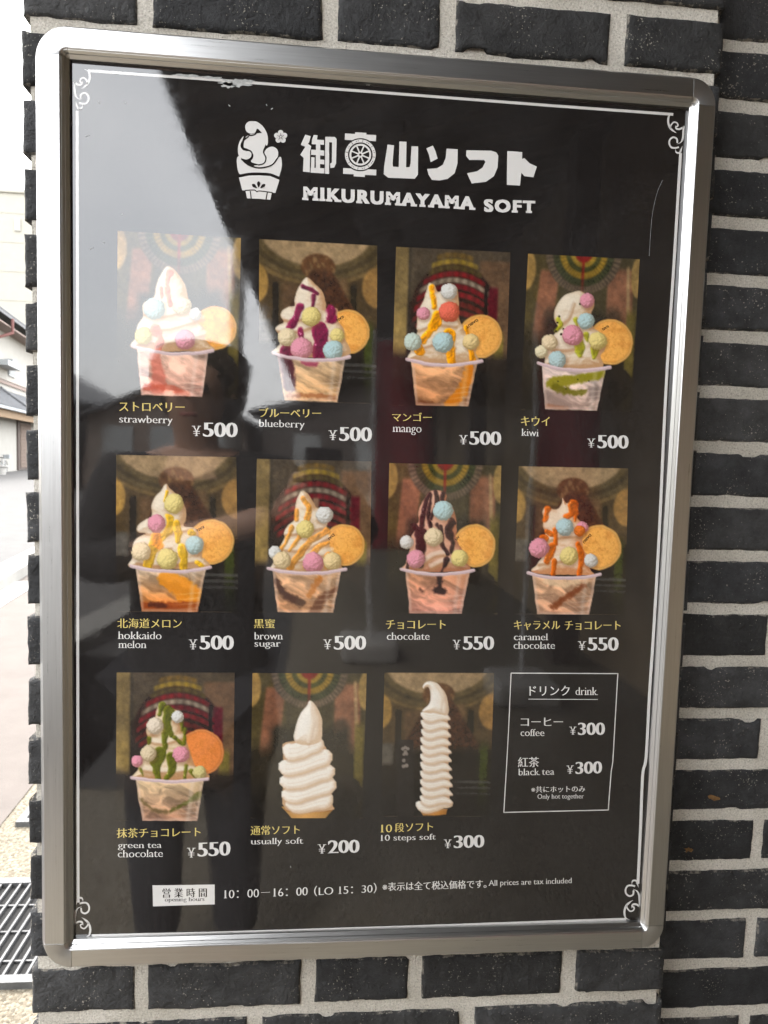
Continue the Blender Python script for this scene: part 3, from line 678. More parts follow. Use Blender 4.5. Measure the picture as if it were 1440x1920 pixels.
class Photo:
    """a canvas in the units of the close-up the measurements were taken from (2.769 units to a photo pixel)"""
    NX, NY = 140, 182
    def __init__(s, quad, org, seed):
        s.org = org; s.K = 2.7692; s.seed = seed
        q = [np.array(p, float) for p in quad]          # TL TR BR BL in photo pixels
        u, v = np.meshgrid(np.linspace(0, 1, s.NX), np.linspace(0, 1, s.NY)); s.u, s.v = u, v
        P = (q[0] * ((1 - u) * (1 - v))[..., None] + q[1] * (u * (1 - v))[..., None] + q[2] * (u * v)[..., None] + q[3] * ((1 - u) * v)[..., None])
        s.P = P; s.X = (P[..., 0] - org[0]) * s.K; s.Y = (P[..., 1] - org[1]) * s.K
        wx, wy = fbm(s.X / 45, s.Y / 45, seed + 90, 3) - .5, fbm(s.X / 45, s.Y / 45, seed + 91, 3) - .5
        s.X = s.X + wx * 9; s.Y = s.Y + wy * 9
        s.px = (s.X[0, -1] - s.X[0, 0]) / s.NX
        s.im = np.zeros((s.NY, s.NX, 3)); s.sub = np.zeros((s.NY, s.NX))
        s.fg = np.zeros((s.NY, s.NX))
    def put(s, a, c, fg=True):
        a = np.clip(a, 0, 1); c = np.asarray(c)
        s.im = s.im * (1 - a[..., None]) + c * a[..., None]
        if fg: s.fg = np.maximum(s.fg, a)
    def sd(s, pts):
        P = np.array(pts, float); X, Y = s.X, s.Y; d = np.full(X.shape, 1e9); ins = np.zeros(X.shape, bool)
        for a, b in zip(P, np.roll(P, -1, 0)):
            e = b - a; wx, wy = X - a[0], Y - a[1]; t = np.clip((wx * e[0] + wy * e[1]) / (e @ e + 1e-9), 0, 1)
            d = np.minimum(d, (wx - e[0] * t) ** 2 + (wy - e[1] * t) ** 2)
            c = ((a[1] > Y) != (b[1] > Y)); ins ^= c & (X < (b[0] - a[0]) * (Y - a[1]) / ((b[1] - a[1]) if b[1] != a[1] else 1e-9) + a[0])
        d = np.sqrt(d); return np.where(ins, -d, d)
    def line(s, pts, w0, w1=None):
        """distance to a stroke minus its half width"""
        P = spline(pts, 6) if len(pts) > 2 else [np.array(p, float) for p in pts]; w1 = w0 if w1 is None else w1; d = np.full(s.X.shape, 1e9); n = len(P) - 1
        for i in range(n):
            a, b = P[i], P[i + 1]; e = b - a; wx, wy = s.X - a[0], s.Y - a[1]; t = np.clip((wx * e[0] + wy * e[1]) / (e @ e + 1e-9), 0, 1)
            w = w0 + (w1 - w0) * (i + t) / n
            d = np.minimum(d, np.hypot(wx - e[0] * t, wy - e[1] * t) - w / 2)
        return d
    def aa(s, d, soft=0): return sm(s.px * .75 + soft, -s.px * .75 - soft, d)
    def lit(s, h, amp=1.0):
        gy, gx = np.gradient(h); gx /= s.px; gy /= s.px
        nz = 1 / np.sqrt(1 + (amp * gx) ** 2 + (amp * gy) ** 2)
        return (amp * gx * .42 + amp * gy * .40) * nz * 1.0 + nz * .80, nz
    def cream(s, pts, base=(246, 234, 214), shade=(196, 160, 124), w=70, rough=.42):
        d = s.sd(spline(pts, 5, True)) + (fbm(s.X / 22, s.Y / 22, s.seed) - .5) * 5 * rough; t = np.clip(-d / w, 0, 1)
        h = np.sqrt(1 - (1 - t) ** 2) * w * .8 + (fbm(s.X / 55, s.Y / 34, s.seed + 3) - .5) * 24 * rough + (fbm((s.X + s.Y) / 90, (s.Y - s.X * .45) / 26, s.seed + 8, 2) - .5) * 30 * rough
        l, nz = s.lit(h); k = sm(.22, .98, l)
        c = col(shade) * (1 - k[..., None]) + col(base) * k[..., None] + (sm(.92, 1.05, l) * .06)[..., None]
        s.put(s.aa(d), c); return d
    def cream_raw(s, pts, w, base=(255, 250, 241), shade=(222, 198, 172)):
        d = s.sd(pts); t = np.clip(-d / w, 0, 1); h = np.sqrt(1 - (1 - t) ** 2) * w * .85 + (fbm(s.X / 60, s.Y / 40, s.seed + 3, 2) - .5) * 7
        l, nz = s.lit(h); k = sm(.12, .92, l)
        s.put(s.aa(d), col(shade) * (1 - k[..., None]) + col(base) * k[..., None])
    def folds(s, lines, w=15, dark=(178, 138, 102), a=.72, hl=.5):
        m = s.fg
        for L in lines:
            for o_ in (-19, 17):     # faint ridges of the nozzle alongside
                d = s.line([(x, y + o_) for x, y in L], 2); s.put(m * .20 * sm(7, 0, np.maximum(d, 0)), col(dark))
            d = s.line(L, w * .3); s.put(m * a * sm(w, 0, np.maximum(d, 0)), col(dark))
            d2 = s.line([(x - 3, y - w * 1.15) for x, y in L], w * .5); s.put(m * hl * sm(w, 0, np.maximum(d2, 0)), col((255, 248, 234)))
    def sauce(s, strokes, c, gloss=.5, a=.93, wob=7):
        """strokes: (points, width[, end width])"""
        d = np.full(s.X.shape, 1e9)
        nn = fbm(s.X / 58, s.Y / 58, s.seed + 33, 2) - .38
        for st in strokes: d = np.minimum(d, s.line(st[0], st[1], st[2] if len(st) > 2 else None) + nn * min(34, .75 * max(st[1], st[2] if len(st) > 2 else 0)))
        d = d + (fbm(s.X / 26, s.Y / 26, s.seed + 31, 2) - .38) * wob * 1.9 - 2
        w = 16; t = np.clip(-d / w, 0, 1); h = np.sqrt(1 - (1 - t) ** 2) * w * .62; l, nz = s.lit(h + (fbm(s.X / 34, s.Y / 34, s.seed + 5) - .5) * 22, 1.0)
        cc = col(c) * ((.62 + .5 * sm(.2, 1, l)) * (1.30 - .38 * t))[..., None] + (gloss * sm(.93, 1.02, l) * sm(.5, .7, fbm(s.X / 16, s.Y / 16, s.seed + 6)))[..., None] * .9
        s.put(s.aa(d, 2.5) * a, cc)
    def ball(s, cx, cy, r, c):
        n = fbm(s.X / 13, s.Y / 13, s.seed + int(cx)) - .5; q = np.hypot(s.X - cx, s.Y - cy) / r + n * .20
        s.put(sm(1.35, .85, np.hypot(s.X - cx - 5, s.Y - cy - 8) / r) * .35 * s.fg, col((120, 85, 60)))
        h = np.sqrt(np.clip(1 - q * q, 0, 1)) * r * .9 + n * 13 + (vnoise(s.X / 7, s.Y / 7, s.seed + int(cy)) - .5) * 6
        l, nz = s.lit(h, .9); k = sm(.05, 1.0, l)
        cc = col(c) * (.64 + .37 * k)[..., None] + np.array([.05, .02, -.02]) * (1 - k)[..., None]
        s.put(sm(1.03, .97, q), cc)
    def cookie(s, cx, cy, r, c=(240, 182, 104)):
        q = np.hypot(s.X - cx, s.Y - cy) / r + (fbm(s.X / 60, s.Y / 60, s.seed + 77) - .5) * .03
        n = fbm(s.X / 9, s.Y / 9, s.seed + 12) - .5
        k = 1.03 - .20 * sm(.80, 1.0, q) - .05 * sm(0, 1, (s.X - cx) / r) + n * .07
        cc = col(c) * k[..., None]; cc = cc + (sm(.90, .955, q) * sm(1.0, .955, q) * .10)[..., None]
        s.put(sm(1.005 + s.px / r * .7, 1.005 - s.px / r * .7, q), cc)
        n2 = fbm(s.X / 38, s.Y / 38, s.seed + 14); s.put(sm(.45, .72, n2) * sm(1.0, .8, q) * .32, col((196, 124, 58))); s.put(sm(.62, .75, vnoise(s.X / 8, s.Y / 8, s.seed + 15)) * sm(.95, .8, q) * .18, col((170, 100, 46)))
    def cup(s, L, R, sag, bL, bR, c1, c2, swirl=(), streaks=(), rim=(226, 203, 205)):
        mid = ((L[0] + R[0]) / 2, (L[1] + R[1]) / 2)
        top = [(L[0] + (R[0] - L[0]) * t, L[1] + (R[1] - L[1]) * t + sag * (1 - (2 * t - 1) ** 2)) for t in np.linspace(.055, .945, 15)]
        d = s.sd(top + [bR, bL]); y0, y1 = mid[1] + sag, (bL[1] + bR[1]) / 2
        t = np.clip((s.Y - y0) / (y1 - y0), 0, 1); e = np.clip(-d / 40, 0, 1)
        xx = (s.X - mid[0]) / ((R[0] - L[0]) / 2)
        w1 = fbm(s.X / 120, s.Y / 90, s.seed + 41, 3) * 3.2; f = fbm(s.X / 170 + w1, s.Y / 42 - s.X / 110 + w1 * .8, s.seed + 40, 4); k = sm(.22, .72, f)
        cc = (col(c1) * (1 - t)[..., None] + col(c2) * t[..., None]); cc = cc * (.66 + .46 * k)[..., None]
        cc = cc * (1.08 - .24 * np.clip(xx, -1, 1) ** 2 - .10 * xx)[..., None]
        s.put(s.aa(d), cc); m = s.aa(d)
        for st in streaks:
            dd = s.line(st[0], st[1], st[2]) + (fbm(s.X / 18, s.Y / 18, s.seed + 50) - .5) * 22
            s.put(m * sm(9, -9, dd) * st[4] if len(st) > 4 else m * sm(9, -9, dd) * .9, col(st[3]))
        for k_ in range(4):       # ripples of the pot's foot
            yy = y1 - 18 - 26 * k_; dd = np.abs(s.Y - yy - 14 * xx ** 2 * -1 - 5)
            s.put(m * .22 * sm(7, 1, dd) * sm(-.2, .6, xx), col((250, 232, 214)))
        # gloss of the clear pot: left and right edges, one soft streak
        s.put(m * .38 * sm(16, 2, np.abs(d + 4)), col((242, 218, 204)))
        s.put(m * .22 * sm(20, 0, np.abs(s.X - (mid[0] + (R[0] - L[0]) * .30) + (s.Y - y0) * .12)), col((255, 246, 236)))
        n = 24; lip = [(L[0] + (R[0] - L[0]) * q, L[1] + (R[1] - L[1]) * q + sag * (1 - (2 * q - 1) ** 2)) for q in np.linspace(0, 1, n)]
        d = s.line(lip, 17); s.put(s.aa(d), col(rim) * (1.02 - .10 * sm(-8, 8, s.Y - (L[1] + (R[1] - L[1]) * (s.X - L[0]) / (R[0] - L[0]) + sag * (1 - xx ** 2))))[..., None])
        d = s.line([(x, y - 4) for x, y in lip], 3); s.put(s.aa(d) * .6, col((248, 236, 238)))
    # ---- the three backgrounds of the shop window behind the desserts
    def el(s, cu, cv, ru, rv): return np.hypot((s.u - cu) / ru, (s.v - cv) / rv)
    def bg(s, kind):
        u, v = s.u, s.v; n = fbm(u * 9, v * 12, s.seed) - .5; n2 = fbm(u * 34, v * 44, s.seed + 1) - .5
        def P(a, c, k=.25): s.put(a, col(c) * (1 + k * n + .18 * n2)[..., None], False)
        one = np.ones_like(u)
        if kind == 'arch':
            P(one, (104, 84, 56)); P(sm(1.05, .95, s.el(.48, -.06, .62, .30)) , (118, 100, 66)); P(sm(1.05, .96, s.el(.48, -.07, .47, .22)), (212, 180, 136))
            r = np.abs(s.el(.48, -.07, .56, .27) - 1); P(sm(.07, .02, r) * .6, (74, 62, 42)); r = np.abs(s.el(.48, -.07, .66, .33) - 1); P(sm(.05, .015, r) * .7, (160, 132, 82))
            P(sm(1.05, .9, s.el(-.02, .27, .10, .12)), (216, 170, 92)); P(sm(1.05, .9, s.el(1.0, .27, .13, .13)), (206, 158, 92))
            P(sm(.035, .02, np.abs(u - .14)) * sm(.24, .28, v), (52, 44, 34)); P(sm(.035, .02, np.abs(u - .80)) * sm(.24, .28, v), (58, 50, 36))
            P(sm(.10, .05, np.abs(u - .27)) * sm(.24, .3, v) * sm(.66, .6, v), (128, 98, 68)); P(sm(.08, .04, np.abs(u - .69)) * sm(.2, .24, v) * sm(.5, .46, v), (142, 112, 78))
            t = sm(1.05, .92, s.el(.50, .155, .15, .085)); P(t, (122, 84, 54)); P(t * sm(.55, .7, vnoise(u * 60, v * 60, 3)) * .6, (196, 158, 108))
            w = .10 + .36 * np.clip((v - .16) / .34, 0, 1); t = sm(.02, -.02, np.abs(u - .53) - w * .75) * sm(.16, .2, v) * sm(.56, .5, v); P(t, (84, 56, 40)); P(t * sm(.5, .75, vnoise(u * 70, v * 90, 5)) * .5, (150, 96, 62))
            P(sm(.48, .58, v), (46, 38, 30)); P(sm(.06, .02, np.abs(u - .93)) * sm(.45, .55, v) * .8, (88, 100, 34)); P(sm(.09, .05, np.abs(u - .03)) * sm(.48, .5, v) * sm(.66, .62, v), (120, 112, 100))
            for vv in (.76, .80, .84): P(sm(.012, .004, np.abs(v - vv - .10 * (u - .8) ** 2)) * sm(.62, .75, u), (120, 118, 112), .6)
        elif kind == 'tier':
            P(one, (104, 90, 72)); P(sm(.16, .10, u) * sm(.72, .66, v) * (.6 + .4 * sm(.3, .5, v)), (204, 172, 104)); P(sm(.02, .01, np.abs(u - .13)), (86, 76, 62))
            P(sm(.30, .36, v) * sm(.10, .14, u), (70, 58, 48))
            P(sm(.72, .76, u) * sm(.05, .08, v), (138, 106, 78)); P(sm(.06, .03, np.abs(u - .92)) * sm(.5, .56, v), (168, 150, 70))
            bx = u - .52
            P(sm(1.03, .97, s.el(.52, .40, .38, .31)) * sm(.45, .40, v), (72, 50, 40))
            for cv, rw, cc in ((.035, .16, (150, 118, 60)), (.075, .20, (198, 164, 66)), (.115, .235, (112, 96, 54)), (.155, .27, (164, 44, 48)), (.195, .30, (206, 186, 160)), (.235, .325, (158, 42, 50)), (.285, .345, (172, 52, 56)), (.345, .36, (140, 58, 52)), (.40, .33, (166, 60, 58))):
                y = cv + .9 * bx ** 2; bead = .55 + .45 * np.sin(u * 92 + cv * 300)
                P(sm(.021, .012, np.abs(v - y)) * sm(.012, -.012, np.abs(bx) - rw) * (.55 + .45 * bead), cc, .3)
            P(sm(.03, .02, np.abs(bx)) * sm(.24, .26, v) * sm(.40, .38, v), (190, 150, 120))
            P(sm(.045, .03, np.abs(u - .865)) * sm(.22, .25, v) * sm(.62, .58, v), (112, 28, 42)); P(sm(.02, .01, np.abs(u - .80)) * sm(.2, .25, v), (46, 38, 34))
            P(sm(.62, .72, v), (58, 48, 40)); P(sm(.90, .80, s.el(.80, .86, .11, .10)) , (44, 38, 34))
        else:
            P(one, (92, 82, 56)); P(sm(.30, .26, np.abs(u - .02) * 1.0), (104, 90, 54)); P(sm(.10, .07, np.abs(u - .22 + .12 * v)) * sm(.08, .12, v) * sm(.66, .60, v), (186, 126, 94)); P(sm(.13, .10, np.abs(u - .84)) * sm(.05, .1, v) * sm(.6, .55, v), (176, 122, 92))
            P(sm(.018, .01, np.abs(u - .9 - .06 * v)) * sm(.04, .08, v), (214, 176, 128)); P(sm(1.05, .9, s.el(-.02, .1, .10, .14)), (210, 168, 96)); P(sm(1.05, .9, s.el(1.0, .12, .07, .14)), (206, 170, 104))
            r = np.hypot(u - .50, (v + .02) * 1.28); an = np.arctan2(v + .02, u - .5)
            for r0, r1, cc, k in ((.34, .27, (150, 128, 104), 30), (.275, .20, (92, 96, 62), 26), (.215, .155, (214, 172, 66), 22), (.16, .11, (98, 100, 48), 18), (.12, .075, (222, 182, 70), 16), (.078, .0, (186, 48, 40), 12)):
                P(sm(r0 + .008, r0 - .008, r), np.array(cc) * .72); P(sm(r0, r0 - .01, r) * sm(r1 - .01, r1, r) * sm(-.3, .5, np.sin(an * k * 2)), cc)
            P(sm(.02, .0, np.abs(u - .5)) * sm(.28, .1, v), (180, 44, 40))
            P(sm(.30, .42, v + .16 * n) * sm(.40, .30, np.abs(u - .52)), (62, 56, 44)); P(sm(.42, .6, v), (62, 54, 40)); P(sm(.05, .03, np.abs(u - .95)) * sm(.3, .4, v), (136, 120, 60))
            r = np.hypot(u - .83, (v - .83) * 1.28); an = np.arctan2(v - .83, u - .83); P(sm(.17, .15, r), (46, 40, 34)); P(sm(.17, .15, r) * sm(.04, .06, r) * sm(.3, .8, np.sin(an * 26)) * .6, (104, 92, 78))
        f = sm(.66, .98, v + .06 * n); P(f * .9, (34, 30, 28), 0)
        for ax_ in (0, 1):                      # out of focus behind the dessert
            for _ in range(1): s.im = (np.roll(s.im, 1, ax_) + s.im * 1.2 + np.roll(s.im, -1, ax_)) / 3.2 if ax_ == 0 else np.concatenate([s.im[:, :1], (s.im[:, :-2] + s.im[:, 1:-1] * 1.2 + s.im[:, 2:]) / 3.2, s.im[:, -1:]], 1)
        g_ = s.im.mean(-1, keepdims=True); s.im = (s.im * .90 + g_ * .10) * .76 * (1 + .16 * n + .20 * n2)[..., None]
    def dots(s, pts, r, c):
        for x, y in pts: s.put(sm(r + 2, r - 2, np.hypot(s.X - x, s.Y - y)), col(c))
    def build(s, label):
        g_ = s.im.mean(-1, keepdims=True); im = (g_ + (s.im - g_) * 1.2) * .93 + ((RNG.rand(s.NY, s.NX, 1) - .5) * .035); im = np.clip(im, 0, 1); lin = np.where(im <= .04045, im / 12.92, ((np.clip(im, 0, 1) + .055) / 1.055) ** 2.4)
        def grid(name, mask, parent, layer):
            idx = -np.ones((s.NY, s.NX), int); V = []; C = []; F = []
            q = mask[:-1, :-1] | mask[1:, :-1] | mask[:-1, 1:] | mask[1:, 1:]
            need = np.zeros((s.NY, s.NX), bool); need[:-1, :-1] |= q; need[1:, :-1] |= q; need[:-1, 1:] |= q; need[1:, 1:] |= q
            for j, i in zip(*np.nonzero(need)):
                idx[j, i] = len(V); V.append(tuple(PX(s.P[j, i, 0], s.P[j, i, 1], layer))); C.append((*lin[j, i], 1))
            for j, i in zip(*np.nonzero(q)): F.append((idx[j, i], idx[j + 1, i], idx[j + 1, i + 1], idx[j, i + 1]))
            o = link_mesh(name, V, F, M_PHOTO, parent)
            at = o.data.color_attributes.new('ink', 'FLOAT_COLOR', 'POINT'); at.data.foreach_set('color', np.array(C, np.float32).ravel())
            return o
        b = grid('menu_photo', np.ones((s.NY, s.NX), bool), poster, 1)
        b['label'] = label
        return b
WH, CR, YE, PK, BL = (238, 238, 234), (246, 230, 196), (244, 228, 160), (238, 172, 188), (200, 226, 228)
Z2, Z3, Z4, Z5, Z6, Z7 = (200, 420), (700, 440), (200, 830), (700, 850), (200, 1240), (690, 1240)

p = Photo([(220.5, 432.6), (451.7, 446), (447, 748), (218.5, 742)], Z2, 1); p.bg('rosette'); p.cookie(560, 540, 114)
p.cream([(322, 217), (375, 265), (412, 330), (426, 400), (434, 440), (478, 446), (490, 485), (474, 510), (505, 540), (510, 590), (530, 625), (535, 660), (150, 650), (148, 590), (160, 525), (190, 480), (186, 430), (205, 400), (246, 375), (255, 320), (282, 260)])
p.folds([[(200, 470), (300, 480), (430, 450)], [(170, 560), (330, 545), (500, 500)], [(180, 620), (340, 620), (510, 580)]])
p.sauce([([(330, 250), (312, 310), (330, 420)], 34, 20), ([(280, 330), (285, 380)], 18, 8), ([(255, 545), (278, 590), (265, 655)], 46, 30)], (222, 118, 98), .2, .75)
for b in ((460, 468, 34, WH), (248, 440, 55, BL), (392, 425, 46, CR), (190, 580, 46, YE), (407, 600, 53, PK)): p.ball(*b)
p.cup((133, 632), (548, 656), 28, (178, 886), (498, 897), (236, 200, 180), (232, 178, 160), (), [([(250, 680), (270, 800), (260, 850)], 50, 80, (206, 108, 92), .6), ([(200, 850), (330, 850), (420, 890)], 30, 30, (190, 90, 70), .7)])
p.build('photo of the strawberry sundae, paled by glare')

p = Photo([(486, 448), (707.4, 460.4), (706, 757), (485, 752)], Z2, 2); p.bg('arch'); p.cookie(1248, 560, 116)
p.cream([(1043, 278), (1080, 310), (1120, 350), (1138, 410), (1140, 440), (1195, 440), (1200, 500), (1230, 545), (1235, 590), (1245, 690), (880, 680), (885, 640), (898, 620), (890, 570), (877, 548), (890, 528), (920, 510), (905, 480), (912, 450), (945, 430), (975, 425), (976, 390), (990, 340), (1015, 300)])
p.folds([[(920, 500), (1000, 500), (1100, 470)], [(890, 560), (1000, 560), (1080, 530)]])
p.sauce([([(1020, 322), (1060, 338), (1092, 360)], 26, 22), ([(1075, 370), (1070, 430)], 26, 12)], (88, 24, 50), .35)
p.sauce([([(1000, 430), (985, 480), (968, 525)], 36, 46), ([(1110, 560), (1110, 610), (1100, 680)], 84, 60), ([(1160, 450), (1165, 500)], 58, 50), ([(930, 660), (960, 690)], 60, 50), ([(1005, 550), (1012, 590)], 30, 24)], (116, 30, 66), .75)
for b in ((1062, 480, 50, YE), (937, 587, 48, CR), (1013, 645, 57, PK), (1195, 580, 38, YE), (1175, 657, 52, BL)): p.ball(*b)
p.cup((862, 668), (1262, 690), 26, (922, 915), (1197, 925), (226, 196, 160), (222, 176, 128), (), [([(920, 690), (940, 770), (950, 840)], 80, 60, (70, 30, 40), .92), ([(1040, 710), (1080, 720)], 60, 40, (150, 60, 90), .8), ([(940, 895), (1060, 890), (1180, 905)], 24, 24, (150, 92, 58), .7)])
p.build('photo of the blueberry sundae')

p = Photo([(742.6, 462.4), (957, 473), (947, 763), (734, 760)], Z3, 3); p.bg('tier'); p.cookie(555, 527, 114)
p.cream([(290, 250), (315, 262), (332, 292), (350, 292), (372, 262), (410, 255), (436, 290), (442, 350), (442, 420), (450, 455), (475, 480), (485, 510), (530, 520), (540, 560), (530, 610), (525, 665), (200, 655), (195, 600), (200, 560), (232, 505), (226, 480), (234, 400), (262, 340), (278, 280)])
p.folds([[(240, 500), (330, 470), (430, 480)], [(250, 590), (330, 570), (420, 590)]])
p.sauce([([(298, 270), (312, 330), (316, 375)], 26, 20), ([(330, 420), (310, 470), (262, 550)], 50, 30), ([(395, 510), (398, 570), (408, 660)], 52, 44), ([(478, 480), (500, 560), (515, 650)], 18, 22), ([(230, 560), (240, 610)], 30, 40)], (238, 158, 26), .6)
for b in ((258, 410, 34, PK), (392, 295, 42, WH), (392, 400, 54, (238, 128, 108)), (205, 555, 46, (214, 230, 220)), (360, 558, 54, BL), (505, 555, 42, (248, 224, 170))): p.ball(*b)
p.cup((173, 645), (562, 655), 26, (220, 885), (490, 893), (226, 176, 134), (190, 136, 96), (), [([(500, 690), (470, 800), (400, 880)], 46, 60, (214, 128, 30), .85), ([(230, 870), (340, 885)], 26, 20, (110, 66, 40), .8)])
p.build('photo of the mango sundae')

p = Photo([(990, 475.4), (1199.4, 486), (1184, 771.5), (976, 768.6)], Z3, 4); p.bg('rosette'); p.cookie(1230, 557, 118)
p.cream([(1065, 293), (1095, 302), (1140, 330), (1145, 370), (1132, 410), (1142, 450), (1142, 480), (1180, 510), (1205, 550), (1200, 600), (1178, 630), (1175, 695), (915, 690), (890, 640), (880, 600), (890, 560), (930, 525), (960, 485), (940, 440), (940, 400), (962, 350), (1000, 310)])
p.folds([[(960, 480), (1010, 440), (1040, 360)], [(930, 600), (1010, 600), (1080, 590)]])
p.sauce([([(1065, 560), (1075, 590), (1072, 625)], 44, 30), ([(1105, 520), (1110, 545)], 26, 18), ([(1150, 600), (1145, 640)], 40, 24), ([(960, 440), (970, 470), (950, 500)], 18, 14), ([(1050, 440), (1058, 470)], 20, 14)], (150, 152, 40), .4, .85)
p.dots([(965, 425), (985, 490), (955, 455), (975, 515), (1072, 358), (948, 500)], 6, (50, 44, 22))
for b in ((1110, 342, 38, PK), (1105, 447, 42, BL), (1035, 522, 54, PK), (1165, 552, 46, YE), (915, 560, 42, CR), (872, 608, 34, (246, 238, 206)), (955, 650, 46, BL)): p.ball(*b)
p.cup((853, 668), (1228, 688), 24, (890, 905), (1160, 915), (232, 214, 204), (218, 188, 172), (), [([(930, 770), (1040, 752), (1190, 722)], 60, 40, (138, 134, 36), .93), ([(940, 790), (1010, 812), (1095, 818)], 40, 26, (104, 102, 28), .9), ([(900, 890), (1000, 905)], 20, 20, (160, 110, 80), .6)])
p.dots([(960, 760), (1060, 750), (1120, 760), (1000, 800)], 4, (50, 52, 18))
p.build('photo of the kiwi sundae')

p = Photo([(218, 852.4), (443, 857), (447, 1148), (217, 1147)], Z4, 5); p.bg('arch'); p.cookie(543, 513, 117)
p.cream([(307, 213), (330, 240), (380, 285), (410, 340), (412, 400), (402, 432), (468, 448), (480, 490), (500, 512), (496, 590), (512, 605), (510, 650), (140, 650), (132, 600), (132, 560), (138, 520), (165, 490), (205, 470), (162, 462), (162, 430), (200, 398), (232, 385), (232, 330), (250, 280), (280, 250)])
p.folds([[(175, 470), (300, 480), (440, 450)], [(150, 540), (260, 560), (330, 550)], [(160, 630), (300, 640), (480, 620)]])
p.sauce([([(312, 255), (300, 300)], 16, 10), ([(325, 390), (320, 450), (260, 520), (232, 570), (212, 640)], 40, 46), ([(362, 420), (372, 470), (366, 510)], 34, 22), ([(385, 545), (400, 600), (398, 650)], 30, 42), ([(440, 465), (452, 472)], 26, 20), ([(470, 625), (490, 640)], 26, 22)], (208, 166, 44), .6, .88)
p.sauce([([(258, 490), (275, 530)], 60, 40)], (234, 150, 56), .3, .85)
for b in ((350, 315, 50, YE), (260, 420, 47, PK), (178, 567, 50, CR), (315, 605, 55, YE), (455, 530, 47, BL)): p.ball(*b)
p.cup((127, 640), (537, 645), 26, (182, 876), (470, 880), (232, 206, 176), (196, 112, 44), (), [([(310, 700), (400, 760), (430, 800)], 90, 130, (228, 146, 40), .8), ([(190, 850), (300, 855), (460, 850)], 46, 60, (140, 66, 26), .85), ([(230, 840), (300, 850)], 26, 26, (70, 34, 24), .8)])
p.build('photo of the melon sundae')

p = Photo([(481.7, 860), (696.6, 865), (693, 1149.6), (476, 1148)], Z4, 6); p.bg('tier'); p.cookie(1232, 530, 108)
p.cream([(1010, 253), (1040, 260), (1062, 290), (1088, 335), (1130, 345), (1150, 400), (1140, 440), (1152, 500), (1165, 560), (1200, 600), (1215, 640), (1200, 670), (870, 665), (880, 600), (905, 530), (925, 490), (920, 470), (940, 430), (975, 400), (978, 350), (990, 290)])
p.folds([[(930, 480), (1030, 470), (1140, 440)], [(900, 560), (1020, 560), (1150, 500)], [(900, 640), (1050, 610), (1170, 570)]])
p.sauce([([(1020, 290), (1050, 340), (1035, 400)], 20, 26), ([(988, 350), (985, 400)], 16, 20), ([(1135, 460), (1060, 510), (985, 600), (950, 650)], 28, 34), ([(1150, 520), (1080, 560), (1030, 640)], 20, 24), ([(960, 440), (930, 520), (900, 560)], 26, 22), ([(1000, 490), (950, 560)], 22, 18), ([(1150, 580), (1140, 640)], 22, 26)], (204, 140, 58), .45, .8)
for b in ((1130, 375, 44, WH), (1030, 450, 46, YE), (875, 570, 34, WH), (910, 610, 46, (246, 226, 186)), (1073, 622, 54, PK), (1170, 615, 46, (248, 226, 178))): p.ball(*b)
p.cup((837, 652), (1238, 656), 24, (887, 880), (1175, 882), (230, 188, 150), (206, 152, 110), (), [([(880, 720), (930, 790), (1010, 830)], 30, 40, (66, 38, 24), .92), ([(1195, 760), (1130, 800), (1080, 870)], 20, 60, (92, 50, 26), .92), ([(1110, 700), (1050, 790)], 26, 30, (178, 112, 50), .8)])
p.build('photo of the brown sugar sundae')

p = Photo([(730, 868), (940, 872.8), (933, 1151.5), (723.5, 1150)], Z5, 7); p.bg('rosette'); p.cookie(524, 480, 111)
p.cream([(320, 193), (360, 195), (380, 218), (376, 250), (402, 265), (426, 325), (432, 390), (428, 430), (442, 470), (462, 505), (472, 560), (485, 610), (165, 610), (168, 570), (182, 520), (192, 470), (198, 430), (214, 400), (210, 370), (234, 358), (232, 310), (250, 260), (270, 228), (290, 200)], (232, 188, 164), (172, 118, 90))
p.folds([[(240, 600), (310, 540), (380, 530)], [(300, 600), (370, 570), (440, 580)]])
p.sauce([([(292, 208), (262, 290), (246, 400)], 22, 18), ([(325, 200), (328, 260), (300, 340)], 20, 16), ([(362, 205), (356, 250)], 18, 14), ([(300, 215), (285, 330), (300, 380)], 14, 14), ([(245, 420), (245, 500), (252, 580)], 56, 34), ([(350, 380), (352, 460), (385, 520)], 26, 22), ([(400, 360), (385, 400), (412, 460), (405, 510)], 34, 20), ([(378, 555), (355, 610)], 40, 22), ([(215, 375), (232, 410)], 22, 18), ([(385, 320), (420, 360)], 14, 12), ([(330, 370), (345, 400)], 18, 14), ([(180, 560), (175, 590)], 12, 12)], (46, 27, 28), .45)
for b in ((362, 297, 51, BL), (313, 435, 48, CR), (172, 460, 34, WH), (220, 547, 48, PK), (447, 543, 43, YE)): p.ball(*b)
p.cup((145, 600), (520, 607), 24, (188, 830), (458, 835), (206, 152, 118), (222, 160, 142), (), [([(345, 640), (345, 690)], 30, 30, (44, 26, 26), .95), ([(325, 712), (365, 715)], 36, 30, (44, 26, 26), .95), ([(190, 820), (300, 832), (420, 825)], 18, 18, (120, 66, 50), .6), ([(245, 705), (255, 715)], 14, 10, (70, 40, 34), .8)])
p.build('photo of the chocolate sundae')

